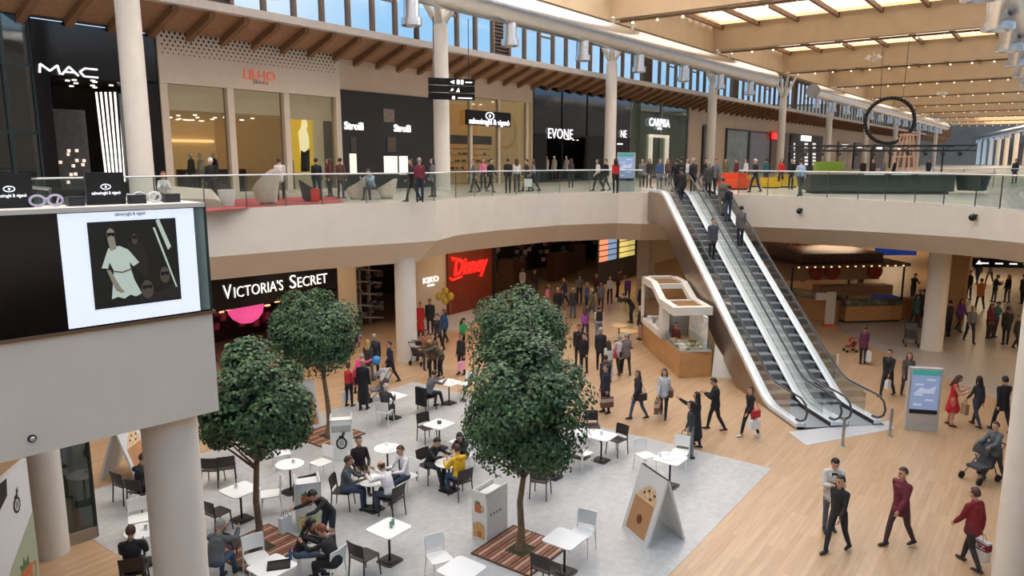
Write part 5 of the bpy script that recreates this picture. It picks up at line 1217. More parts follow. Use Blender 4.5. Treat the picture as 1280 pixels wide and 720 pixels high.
# ================================================================ PEOPLE
SKIN = [mat('skin_a', (206, 160, 132), .55, var=.03), mat('skin_b', (182, 132, 104), .55, var=.03)]
EYE = mat('eye_dark', (30, 24, 22), .3, var=0); LIP = mat('lip', (150, 84, 76), .5, var=0)
def ring_tube(pts, rad, n=14, sub=3):
    """dense tube with hemispherical ends; rad items are r or (side, depth); side axis is Y"""
    P_, R_ = [], []
    pts = [Vector(p) for p in pts]; rad = [(r, r) if not isinstance(r, tuple) else r for r in rad]
    for i in range(len(pts)-1):
        sub = max(1, math.ceil((pts[i+1]-pts[i]).length/.028))
        for k in range(sub):
            f = k/sub; P_.append(pts[i].lerp(pts[i+1], f)); R_.append(tuple(rad[i][j]*(1-f)+rad[i+1][j]*f for j in (0, 1)))
    P_.append(pts[-1]); R_.append(rad[-1])
    d0 = (P_[1]-P_[0]).normalized(); d1 = (P_[-1]-P_[-2]).normalized(); r0, r1 = R_[0], R_[-1]
    for f, g in ((.35, .92), (.7, .66), (.95, .25)):
        P_.insert(0, pts[0]-d0*min(r0)*f); R_.insert(0, (r0[0]*g, r0[1]*g)); P_.append(pts[-1]+d1*min(r1)*f); R_.append((r1[0]*g, r1[1]*g))
    vs = []
    for i, p in enumerate(P_):
        d = (P_[min(i+1, len(P_)-1)]-P_[max(i-1, 0)]).normalized()
        y = Vector((0, 1, 0)); y = y-d*y.dot(d)
        if y.length < .2: y = Vector((1, 0, 0))-d*d.x
        y.normalize(); x = y.cross(d).normalized()
        for k in range(n): a = 2*PI*k/n; vs.append(p+y*math.cos(a)*R_[i][0]+x*math.sin(a)*R_[i][1])
    m = len(P_)
    fs = [(i*n+k, i*n+(k+1) % n, (i+1)*n+(k+1) % n, (i+1)*n+k) for i in range(m-1) for k in range(n)]+[tuple(range(n))[::-1], tuple((m-1)*n+k for k in range(n))]
    return vs, fs
def D2(a): return Vector((math.sin(R(a)), 0, -math.cos(R(a))))
POSES = {  # legs: (thigh, knee) per side; arms: (pitch, elbow, abduct); lean
 'stand': dict(l=((4, 4), (-3, 2)), a=((6, 14, 4), (-4, 12, 4)), lean=1),
 'walk': dict(l=((19, 7), (-13, 16)), a=((-16, 14, 4), (18, 20, 4)), lean=3),
 'walk2': dict(l=((-14, 15), (18, 6)), a=((16, 22, 4), (-13, 12, 4)), lean=3),
 'phone': dict(l=((3, 4), (-4, 3)), a=((24, 88, 6), (28, 98, 4)), lean=3, head=22),
 'phonewalk': dict(l=((18, 8), (-13, 16)), a=((22, 88, 6), (26, 96, 4)), lean=3, head=20),
 'selfie': dict(l=((8, 6), (-8, 4)), a=((8, 20, 8), (95, 25, 12)), lean=0),
 'push': dict(l=((18, 8), (-14, 12)), a=((38, 40, 8), (38, 40, 8)), lean=8),
 'bend': dict(l=((14, 16), (4, 10)), a=((62, 18, 6), (54, 26, 6)), lean=38, head=20),
 'sit': dict(l=((84, 84), (80, 78)), a=((34, 66, 10), (34, 60, 10)), lean=8, sit=1, head=8),
 'sitlean': dict(l=((86, 70), (82, 88)), a=((56, 46, 10), (52, 52, 10)), lean=24, sit=1, head=14),
 'sitback': dict(l=((88, 62), (80, 74)), a=((14, 60, 12), (18, 50, 12)), lean=-4, sit=1),
}
BODY = {}
def body(pose, sex, outfit):
    key = (pose, sex, outfit)
    if key in BODY: return BODY[key]
    q = POSES[pose]; parts = []   # (tag, vs, fs)
    def add(tg, pts, rad, n=14, sub=3): parts.append((tg,)+ring_tube(pts, rad, n, sub))
    fem = sex == 'f'
    sh = .14 if fem else .162; hp = .095 if fem else .09
    lean = q.get('lean', 0); up = Vector((math.sin(R(lean)), 0, math.cos(R(lean))))
    TL, SL = .43, .42
    legs = []
    for i, (a, k) in enumerate(q['l']):
        th = D2(a)*TL; shn = D2(a-k)*SL; legs.append((th, shn, a-k))
    low = max(-(th+s2).z for th, s2, _ in legs)
    hipz = .545 if q.get('sit') else low+.085
    hip = Vector((0, 0, hipz))
    bulk = .02 if outfit in ('coat', 'long') else .004
    for i, sd in enumerate((-1, 1)):
        th, s2, ang = legs[i]; h0 = hip+Vector((0, sd*hp, 0)); kn = h0+th+Vector((0, sd*.01, 0)); an = kn+s2
        if q.get('sit'): an.z = max(an.z, .085)
        skirt = outfit in ('dress',)
        add(2 if not skirt else 4, [h0, h0.lerp(kn, .5), kn, kn.lerp(an, .35), an], [.088, .078, .058, .058, .043])
        fwd = Vector((1, 0, 0)) if an.z < .12 else Vector((math.cos(R(min(50, (an.z-.085)*160))), 0, -math.sin(R(min(50, (an.z-.085)*160)))))
        add(3, [an+fwd*-.055+Vector((0, 0, -.045)), an+fwd*.06+Vector((0, 0, -.05)), an+fwd*.155+Vector((0, sd*.015, -.06))], [(.038, .036), (.045, .036), (.038, .022)], 12)
        add(3, [an, an+Vector((0, 0, -.04))], [.042, .04], 12, 1)
    cst = hip+up*.50
    add(2, [hip+Vector((0, -.06, .0)), hip+Vector((0, .06, 0))], [(.1, .1), (.1, .1)])
    w = .13 if fem else .148
    add(1, [hip+up*.04, hip+up*.16, hip+up*.30, hip+up*.41, hip+up*.47], [(w+.005+bulk, .11+bulk), (w-.015+bulk, .1+bulk), (w+.005+bulk, .115+bulk), (sh, .1+bulk), (sh-.05, .075)], 28)
    if outfit in ('coat', 'long', 'dress') and not q.get('sit'):
        ln = {'coat': .12, 'long': .58, 'dress': .36}[outfit]; sp = {'coat': .0, 'long': .03, 'dress': .03}[outfit]
        add(1, [hip+up*.12, hip+Vector((.0, 0, -.05)), hip+Vector((.01, 0, -ln))], [(.15, .12), (.168, .14), (.17+sp, .15+sp*2.2)], 36)
    neck = cst+up*.04; add(0, [cst, neck+up*.05], [.055, .05], 12, 2)
    if not fem or outfit in ('coat', 'long'): add(1, [cst-up*.005, cst+up*.03], [(.075, .07), (.062, .06)], 14, 1)
    hd = R(lean*.5+q.get('head', 0)); hu = Vector((math.sin(hd), 0, math.cos(hd))); hf = Vector((math.cos(hd), 0, -math.sin(hd)))
    hc = neck+hu*.135+hf*.02
    add(0, [hc-hu*.05+hf*.012, hc+hu*.03], [(.066, .08), (.079, .096)], 18, 3)
    add(0, [hc-hu*.09+hf*.045, hc-hu*.07+hf*.05], [(.035, .032), (.05, .035)], 12, 1)     # chin
    add(0, [hc+hf*.095+hu*.012, hc+hf*.112-hu*.022], [.010, .015], 10, 2)                 # nose
    for sd in (-1, 1):
        Y = Vector((0, sd, 0)); add(0, [hc+Y*.078+hu*.01, hc+Y*.080-hu*.03], [(.012, .018), (.01, .014)], 8, 1)
        parts.append((5,)+ring_tube([hc+hf*.093+Y*.028+hu*.014, hc+hf*.094+Y*.036+hu*.014], [.009, .008], 8, 1))
    parts.append((6,)+ring_tube([hc+hf*.098-hu*.052-Vector((0, .018, 0)), hc+hf*.098-hu*.052+Vector((0, .018, 0))], [.007, .007], 8, 2))
    hands = []
    for i, sd in enumerate((-1, 1)):
        p_, e_, ab = q['a'][i]; s0 = cst-up*.06+Vector((0, sd*sh, 0))
        ua = (D2(p_+lean*.4)+Vector((0, sd*math.tan(R(ab)), 0))).normalized()*.29; el = s0+ua
        fa = (D2(p_+e_+lean*.4)+Vector((0, -sd*(.28 if e_ > 40 else .0), 0))).normalized(); wr = el+fa*.245
        tg = 1 if outfit != 'dress' else 0
        add(1, [cst-up*.035, s0], [(.06, .06), .054+bulk*.5], 14, 3)
        add(tg, [s0, s0.lerp(el, .5), el, el.lerp(wr, .5), wr-fa*.01], [.05+bulk, .045+bulk, .038+bulk, .036+bulk, .029+bulk*.6])
        pe = wr+fa*.075; side = fa.cross(Vector((0, 1, 0)));
        if side.length < .1: side = Vector((1, 0, 0))
        side.normalize()
        add(0, [wr, wr+fa*.03, pe], [(.024, .026), (.018, .036), (.016, .036)], 12, 2)
        curl = (Vector((0, -sd, 0))*.5+fa*.7).normalized()
        for j, (off, L_) in enumerate(((-.028, .058), (-.0095, .07), (.0095, .074), (.028, .066))):
            b0 = pe-fa*.008+side*off; m_ = b0+fa*L_*.55; add(0, [b0, m_, m_+curl*L_*.5], [.0088, .0085, .007], 8, 2)
        tb = wr+fa*.03+side*.03; add(0, [tb, tb+side*.028+fa*.03, tb+side*.034+fa*.058], [.012, .0105, .008], 8, 2)
        hands.append(pe+fa*.02)
    vs, fs = [], []; tags = []
    for tg, v_, f_ in parts:
        if tg in (5, 6): tags += [(p, tg) for p in v_]; continue
        n_ = len(vs); vs += v_; fs += [tuple(n_+i for i in f) for f in f_]; tags += [(p, tg) for p in v_]
    me = bpy.data.meshes.new('b'); me.from_pydata([tuple(v) for v in vs], [], fs); o = bpy.data.objects.new('b', me); C.objects.link(o)
    m = o.modifiers.new('r', 'REMESH'); m.mode = 'VOXEL'; m.voxel_size = .0105; m.use_smooth_shade = True
    s_ = o.modifiers.new('s', 'SMOOTH'); s_.factor = .5; s_.iterations = 2
    out = bpy.data.meshes.new_from_object(o.evaluated_get(bpy.context.evaluated_depsgraph_get())); C.objects.unlink(o); bpy.data.objects.remove(o)
    kd = KDTree(len(tags)); [kd.insert(p, i) for i, (p, _) in enumerate(tags)]; kd.balance()
    out.materials.clear()
    for k in range(7): out.materials.append(EYE)
    for p in out.polygons:
        tg = tags[kd.find(p.center)[1]][1]; p.material_index = 0 if tg == 4 else tg; p.use_smooth = True
    BODY[key] = (out, hc, hu, hf, hands, hip, up, cst); return BODY[key]
HAIRM = {}
def hair_mesh(kind):
    if kind in HAIRM: return HAIRM[kind]
    b = MB(); n = 20; m = 12; vs = []; fs = []
    rr = (.091, .111, .119) if kind != 'bald' else (.085, .105, .106)
    for i in range(m+1):
        a = PI/2-PI*.98*i/m
        for k in range(n):
            t = 2*PI*k/n; x, y, z = math.cos(a)*math.cos(t)*rr[1]-.012, math.cos(a)*math.sin(t)*rr[0], math.sin(a)*rr[2]+.02
            vs.append((x, y, z))
    for i in range(m):
        for k in range(n):
            q = [i*n+k, i*n+(k+1) % n, (i+1)*n+(k+1) % n, (i+1)*n+k]; c_ = sum((Vector(vs[j]) for j in q), Vector())/4
            face = c_.x > .008 and c_.z < .078
            lowc = c_.z < (-.045 if c_.x < -.03 else .01)
            if kind == 'bald': lowc = lowc or c_.z > .05
            if not face and not lowc: fs.append(tuple(q))
    b.add(vs, fs)
    if kind == 'long':
        v, f = ring_tube([(-.045, 0, .02), (-.075, 0, -.08), (-.095, 0, -.2), (-.1, 0, -.33)], [(.088, .05), (.095, .045), (.1, .035), (.06, .02)], 16, 3); b.add(v, f)
        for sd in (-1, 1): v, f = ring_tube([(-.0, sd*.078, .03), (.0, sd*.088, -.07), (-.01, sd*.088, -.18)], [.022, .026, .014], 8, 3); b.add(v, f)
    if kind == 'bun': v, f = ring_tube([(-.1, 0, .05), (-.13, 0, .06)], [.04, .035], 12, 2); b.add(v, f)
    if kind == 'tail': v, f = ring_tube([(-.09, 0, .04), (-.13, 0, -.04), (-.12, 0, -.17)], [.03, .032, .012], 10, 3); b.add(v, f)
    o = b.build('hair', EYE, None, True); me = o.data; C.objects.unlink(o); bpy.data.objects.remove(o)
    s = me; HAIRM[kind] = me; return me
HC = {'black': (26, 22, 22), 'brown': (70, 46, 34), 'grey': (150, 146, 142), 'blond': (176, 140, 92), 'white': (214, 212, 208), 'red': (120, 60, 40)}
NP = [0]
def person(lab, pos, face, pose='stand', sex='m', outfit='plain', top=(30, 30, 34), bot=(36, 38, 46), shoe=(30, 26, 24), hair='short', hc='brown', sk=0, h=None, cat='person', group=None, z=None):
    me, c_, hu, hf, hands, hip, up, cst = body(pose, sex, outfit)
    NP[0] += 1
    s = (h or (1.66 if sex == 'f' else 1.76))/1.75
    a = math.atan2(face.y-pos.y, face.x-pos.x) if hasattr(face, 'x') else R(face)
    t = bpy.data.objects.new('person', me); C.objects.link(t); tag(t, lab, cat, group, 'thing'); t.location = pos; t.rotation_euler = (0, 0, a); t.scale = (s, s, s)
    ms = [SKIN[sk], mat('cloth_top', top, .8, var=.12, scale=14), mat('cloth_bottom', bot, .8, var=.12, scale=14), mat('shoe', shoe, .6, var=0), SKIN[sk], EYE, LIP]
    for k, m_ in enumerate(ms): t.material_slots[k].link = 'OBJECT'; t.material_slots[k].material = m_
    if hair:
        ho = bpy.data.objects.new('hair', hair_mesh(hair)); C.objects.link(ho); ho.parent = t
        ho.matrix_local = Matrix.Translation(c_) @ Matrix(((hf.x, 0, hu.x), (0, 1, 0), (hf.z, 0, hu.z))).to_4x4()
        ho.material_slots[0].link = 'OBJECT'; ho.material_slots[0].material = mat('hair_'+hc, HC[hc], .6, var=.2, scale=30)
    t['hand'] = 0
    del t['hand']
    Mx = Matrix.Translation(pos) @ Matrix.Rotation(a, 4, 'Z') @ Matrix.Scale(s, 4)
    return dict(o=t, M=Mx, hands=[Mx @ v for v in hands], a=a, s=s, chest=Mx @ cst, hip=Mx @ hip, head=Mx @ c_)
def fp(x, y): p = P(x, y); p.z = .006; return p
def bag(pr, hand, lab, col, w_=.3, h_=.34, d_=.12, name='shopping_bag', cat='bag', off=(0, 0), txt=None, band=None):
    hp = pr['hands'][hand]; t = thing(name, lab, cat, (hp.x+off[0], hp.y+off[1], max(hp.z-h_-.13, pr['o'].location.z+.02)), pr['a'])
    m = mat('bag_paper', col, .6, var=.03)
    b = MB(); b.add([(-w_/2, -d_/2, 0), (w_/2, -d_/2, 0), (w_/2, d_/2, 0), (-w_/2, d_/2, 0), (-w_/2, -d_/2*.9, h_), (w_/2, -d_/2*.9, h_), (w_/2, d_/2*.9, h_), (-w_/2, d_/2*.9, h_)], [(0, 3, 2, 1), (0, 1, 5, 4), (1, 2, 6, 5), (2, 3, 7, 6), (3, 0, 4, 7), (4, 5, 6, 7)]); b.build('bag_body', m, t)
    for sd in (-1, 1):
        MB().tube([(-w_*.22, sd*d_*.4, h_), (-w_*.15, sd*d_*.15, h_+.12), (w_*.15, sd*d_*.15, h_+.12), (w_*.22, sd*d_*.4, h_)], .006, 6).build('handle', mat('bag_cord', (60, 50, 44), .7), t)
    if band: MB().box(-w_/2-.002, -d_/2-.004, h_*.55, w_/2+.002, d_/2+.004, h_*.9).build('band', mat('bag_band', band, .6), t)
    if txt: 
        for sd in (-1, 1): text(txt, h_*.3, PLW, t, (0, sd*(d_/2+.008), h_*.72), depth=.003, width=w_*.8, rot=(PI/2, 0, 0 if sd < 0 else PI))
    return t
def handbag(pr, lab, col, side=1, h_=.26):
    M_ = pr['M']; hp = M_ @ Vector((-.02, side*.24, .82)) if pr['o'].location.z >= 0 else None
    t = thing('handbag', lab, 'handbag', (hp.x, hp.y, hp.z-.08), pr['a'])
    MB().prism(rpoly(.3, .12, .04), 0, .22).build('bag_body', mat('leather', col, .5, var=.08), t); sh_ = (M_ @ Vector((0, side*.1, 1.42)))-t.location
    sh_ = Matrix.Rotation(-pr['a'], 3, 'Z') @ sh_
    MB().tube([(-.12, 0, .2), tuple(sh_), (.12, 0, .2)], .01, 6).build('strap', mat('leather', col, .5, var=.08), t)
    return t
K0, N0, G0, W0 = (30, 29, 32), (38, 44, 60), (92, 92, 96), (226, 226, 226)
JE = (70, 86, 112)
# ---- seated guests
def seat(x, y, face, lab, **k): p = P(x, y, .5); p.z = .006; d = k.pop('d', 0); return person(lab, p, face, **k)
seat(431, 612, r2, 'man in grey blazer and jeans seated at the left of the four men', pose='sit', top=(84, 88, 90), bot=(52, 66, 92), hc='brown', sk=1)
seat(450, 586, r2, 'man in dark sweater seated behind the man in the grey blazer', pose='sitback', top=(34, 22, 26), bot=K0, hc='black')
seat(489, 620, r2, 'balding man in white shirt seen from behind at the round table', pose='sitlean', top=(222, 220, 222), bot=(70, 78, 92), hair='bald', hc='brown', sk=1)
TIE = seat(506, 596, r2, 'man in white shirt and grey tie seated at the right of the four men', pose='sit', top=(226, 224, 226), bot=(50, 56, 74), hair='short', hc='brown', sk=0)
seat(481, 512, t8, 'old bald man in dark jacket seated alone, back to the camera', pose='sit', top=(60, 62, 62), bot=K0, hair='bald', hc='white')
seat(535, 494, t9, 'man in grey sweater reading papers at the rear table', pose='sitlean', top=(96, 98, 106), bot=K0, hc='black')
seat(537, 580, r3, 'person in black leaning on the round table, facing right', pose='sitlean', top=(26, 26, 30), bot=(40, 42, 50), hc='black')
YEL = seat(575, 598, r3, 'person in bright yellow jacket seated with back to the camera', pose='sit', outfit='coat', top=(226, 178, 34), bot=(60, 84, 120), hc='brown')
seat(579, 568, r3, 'woman with long black hair in black seated facing the camera', pose='sitlean', sex='f', top=(30, 26, 32), hair='long', hc='black')
seat(177, 612, 100, 'figure in black seated behind the near cream column', pose='sitlean', top=K0, hc='brown', outfit='coat')
seat(166, 712, r5, 'man in black seated with back to the camera at the bottom left', pose='sit', top=(26, 26, 30), hc='brown', outfit='coat')
seat(268, 706, 80, 'person in grey coat seated at the right of the near column base', pose='sitlean', top=(92, 98, 102), bot=JE, hc='grey', outfit='coat')
seat(372, 692, 10, 'person in black bending over a bag on the lap, seated at the bottom', pose='sitlean', top=(26, 26, 30), bot=(76, 92, 116), hair='long', hc='black', sex='f')
seat(420, 706, 160, 'man in black T-shirt seated at the bottom with back to the camera', pose='sitlean', top=(30, 28, 32), bot=K0, hair='short', hc='red')
pr = person('man in black standing over the table and handing a white bag', fp(414, 688), 235, 'bend', top=(26, 26, 30), bot=(52, 58, 72), hc='black', h=1.7)
bag(pr, 0, 'white patterned carrier bag held over the table by the standing man', (214, 214, 214), .26, .32, off=(-.1, 0))
bag(pr, 1, 'red carrier bag beside the standing man in black', (196, 40, 44), .24, .3, off=(.12, .0))
t = thing('black_coat', 'black coat draped over the back of the dark chair of the reading man', 'coat', (0, 0, 0)); cp = P(531, 498, .45); t.location = (cp.x-.12, cp.y-.02, .22); t.rotation_euler = (0, 0, math.atan2(t9.y-cp.y, t9.x-cp.x))
MB().prism(rpoly(.12, .5, .05), 0, .6).build('coat_body', mat('coat_black', (24, 24, 26), .9, var=.2), t); MB().tube([(-.08, -.2, .55), (-.12, -.24, .1)], .06, 8).build('sleeve', mat('coat_black', (24, 24, 26), .9, var=.2), t, True)
me_, c_, hu, hf, hn, hip_, up_, cst_ = body('sit', 'm', 'plain'); fw_ = Vector((up_.z, 0, -up_.x))
MB().bar(cst_+fw_*.095-up_*.03, hip_+up_*.2+fw_*.128, .05, .012, fw_).build('necktie', mat('tie_grey', (96, 92, 100), .7), TIE['o'])
me_, c_, hu, hf, hn, hip_, up_, cst_ = body('sit', 'm', 'coat'); q_ = cst_-Vector((.09, 0, .0))
MB().ball(tuple(q_), .07, .12, .06, 14).build('hood', mat('cloth_top', (226, 178, 34), .8), YEL['o'], True)
person('kiosk worker in dark red shirt serving inside the white kiosk', Vector((6.36, 27.2, 0))+Matrix.Rotation(R(4.5), 3, 'Z') @ Vector((.55, 2.35, 1.0-.98)), 250, 'stand', 'f', 'plain', (130, 44, 50), K0, hair='short', hc='black', h=1.66)
# ---- walkers on the wooden floor
pr = person('woman in navy jacket and jeans left of the woman in the light jacket', fp(797, 524), 200, 'walk', 'f', 'coat', (40, 42, 50), JE, hair='long', hc='brown'); handbag(pr, 'dark shoulder bag of the long-haired woman in navy', (40, 34, 34))
pr = person('woman in light grey jacket carrying a large brown bag', fp(829, 521), 250, 'walk2', 'f', 'coat', (190, 196, 204), (34, 32, 36), hair='long', hc='black'); bag(pr, 0, 'large brown shopping bag with light stripe held by the woman in the light jacket', (112, 82, 68), .5, .4, .14, band=(196, 176, 160)); handbag(pr, 'brown shoulder bag of the woman in the light jacket', (92, 60, 44))
pr = person('woman in long black coat raising her arm to take a picture', fp(869, 558), 160, 'selfie', 'f', 'long', (32, 34, 38), K0, hair='long', hc='black'); 
pr = person('person in dark jacket and grey trousers beside the woman in the long coat', fp(862, 572), 170, 'stand', 'f', 'plain', (54, 60, 62), (120, 128, 130), hair='long', hc='black'); bag(pr, 0, 'olive paper bag held beside the woman in the long black coat', (146, 138, 106), .4, .42, .14)
pr = person('man in black looking at his phone between the kiosk and the escalator foot', fp(893, 538), 170, 'phonewalk', 'm', 'coat', (28, 28, 32), (24, 24, 28), (60, 28, 28), hc='black', h=1.72)
pr = person('woman in black walking with a red bag beside the escalator foot', fp(936, 546), 205, 'walk', 'f', 'plain', (34, 28, 32), (28, 28, 32), (220, 220, 220), hair='tail', hc='brown', h=1.62); handbag(pr, 'red shoulder bag of the woman at the escalator foot', (186, 36, 48)); bag(pr, 1, 'white carrier bag held by the woman at the escalator foot', (232, 230, 230), .34, .26, .2, off=(.25, 0))
pr = person('person in dark coat carrying a brown striped bag near the tree crown', fp(757, 516), 200, 'stand', 'f', 'coat', (38, 40, 56), K0, hair='bun', hc='brown'); bag(pr, 1, 'brown striped paper bag by the tree crown', (104, 76, 64), .42, .34, .14, band=(190, 170, 160))
for x, y, lab, k in ((1036, 664, 'young man in open white shirt looking down at his hands', dict(face=260, pose='phone', outfit='coat', top=(206, 200, 194), bot=(84, 92, 104), hc='black', h=1.8)),
    (1045, 690, 'man in black walking at the lower right behind the one in white', dict(face=215, pose='walk', top=(34, 34, 38), bot=(40, 42, 48), hc='black', h=1.78)),
    (1122, 682, 'bearded man in long dark red coat walking to the left', dict(face=200, pose='walk', outfit='coat', top=(104, 36, 48), bot=(70, 50, 54), hc='brown', h=1.84)),
    (1188, 532, 'woman in short red dress standing right of the info totem', dict(face=330, pose='phone', sex='f', outfit='dress', top=(196, 34, 46), shoe=(90, 40, 40), hair='long', hc='brown', h=1.68)),
    (1219, 533, 'woman in dark jacket walking away hand in hand with the man in the suit', dict(face=100, pose='walk', sex='f', top=(52, 56, 64), bot=(56, 62, 76), hair='long', hc='black', h=1.66)),
    (1250, 540, 'man in dark suit walking away at the right edge', dict(face=95, pose='walk2', outfit='coat', top=(26, 28, 36), bot=(26, 28, 36), hc='black', h=1.8)),
    (1108, 495, 'man in black jacket walking left with a white bag behind the info totem', dict(face=215, pose='walk', outfit='coat', top=(34, 30, 30), bot=(38, 38, 44), hc='black', h=1.74)),
    (1132, 497, 'woman in grey brown jacket beside the info totem', dict(face=250, pose='walk2', sex='f', outfit='coat', top=(84, 76, 72), bot=(70, 74, 84), hair='long', hc='brown', h=1.68)),
    (1078, 455, 'person in purple coat with a large white bag behind the escalator foot', dict(face=80, pose='stand', sex='f', outfit='coat', top=(96, 44, 70), bot=K0, hair='short', hc='brown', h=1.6))):
    k = dict(k); pr = person(lab, fp(x, y), k.pop('face'), **k)
    if x == 1036:
        B_ = body('phone', 'm', 'coat'); f_ = Vector((B_[6].z, 0, -B_[6].x)); MB().bar(B_[7]+f_*.1-B_[6]*.04, B_[5]+f_*.135+B_[6]*.06, .12, .02, f_).build('dark_undershirt', BLK, pr['o'])
    if x == 1078: bag(pr, 0, 'large square white carrier bag of the person in purple', (232, 232, 232), .45, .42, .16, off=(0, -.15))
    if x == 1108: bag(pr, 1, 'small white bag carried by the man in the black jacket', (226, 226, 226), .22, .28)
    if x == 1219: bag(pr, 1, 'beige paper bag carried by the woman in the dark jacket', (170, 140, 106), .22, .34)
pr = person('person in dark red jacket seen from behind at the lower right corner', fp(1211, 708), 110, 'walk', 'm', 'coat', (126, 30, 40), (46, 40, 44), hair='short', hc='brown', h=1.74)
bag(pr, 0, 'white and dark red carrier bag with white letters at the lower right corner', (224, 220, 220), .4, .42, .14, off=(.0, 0), txt='TEZ', band=(120, 24, 44))
pr = person('person in grey jacket pushing a pram at the right edge', fp(1240, 600), 200, 'push', 'f', 'coat', (90, 98, 100), (60, 64, 70), hair='short', hc='brown', h=1.64)
# pushchairs
def pram(lab, p, a, col, lift=0):
    t = thing('pushchair', lab, 'pushchair', p, R(a)); FR = mat('pram_frame', (70, 72, 76), .4, .6)
    for sy in (-1, 1):
        MB().tube([(-.45, sy*.24, 1.0), (-.2, sy*.24, .62), (.35, sy*.24, .1)], .014, 6).build('frame_tube', FR, t); MB().tube([(-.3, sy*.24, .1), (-.05, sy*.24, .62)], .014, 6).build('frame_tube', FR, t)
        for x_ in (-.3, .36): MB().tube([(x_, sy*.25-.02, .1), (x_, sy*.25+.02, .1)], .1, 14).build('wheel', BLK, t)
    b = MB(); b.add([(-.25, -.2, .75), (-.25, .2, .75), (-.05, .2, .42), (-.05, -.2, .42), (.3, .2, .42), (.3, -.2, .42), (.3, .2, .35), (.3, -.2, .35), (-.15, .2, .35), (-.15, -.2, .35), (-.35, .2, .72), (-.35, -.2, .72)], [(0, 1, 2, 3), (3, 2, 4, 5), (5, 4, 6, 7), (7, 6, 8, 9), (9, 8, 10, 11), (11, 10, 1, 0), (0, 3, 9, 11), (3, 5, 7, 9), (1, 10, 8, 2), (2, 8, 6, 4)]); b.build('seat', mat('pram_fabric', col, .8, var=.15), t)
    b = MB(); n = 8; vs = []
    for k in range(n+1):
        a_ = R(100-110*k/n)+.2
        for y_ in (-.21, .21): vs.append((-.15+.3*math.cos(a_)*.9, y_, .72+.3*math.sin(a_)))
    b.add(vs, [(2*k, 2*k+1, 2*k+3, 2*k+2) for k in range(n)]); b.build('hood', mat('pram_fabric', col, .8, var=.15), t, True, False)
    MB().tube([(-.45, -.24, 1.0), (-.45, .24, 1.0)], .02, 8).build('handle', BLK, t)
pram('grey pushchair with patterned seat among the crowd by the round column', fp(474, 500), 200, (110, 112, 120)); pram('dark pushchair at the right edge behind the crowd group', fp(1225, 600), 200, (60, 64, 68))
pram('dark pushchair with pale seat behind the info totem', fp(1138, 432), 250, (90, 88, 84)); pram('dark pushchair beside the round column on the left', fp(524, 455), 70, (62, 62, 66)); pram('small red pushchair behind the escalator foot', fp(1063, 440), 180, (150, 44, 36))
[o for o in C.objects if o.get('label') == 'small red pushchair behind the escalator foot'][0].scale = (.62, .62, .62)
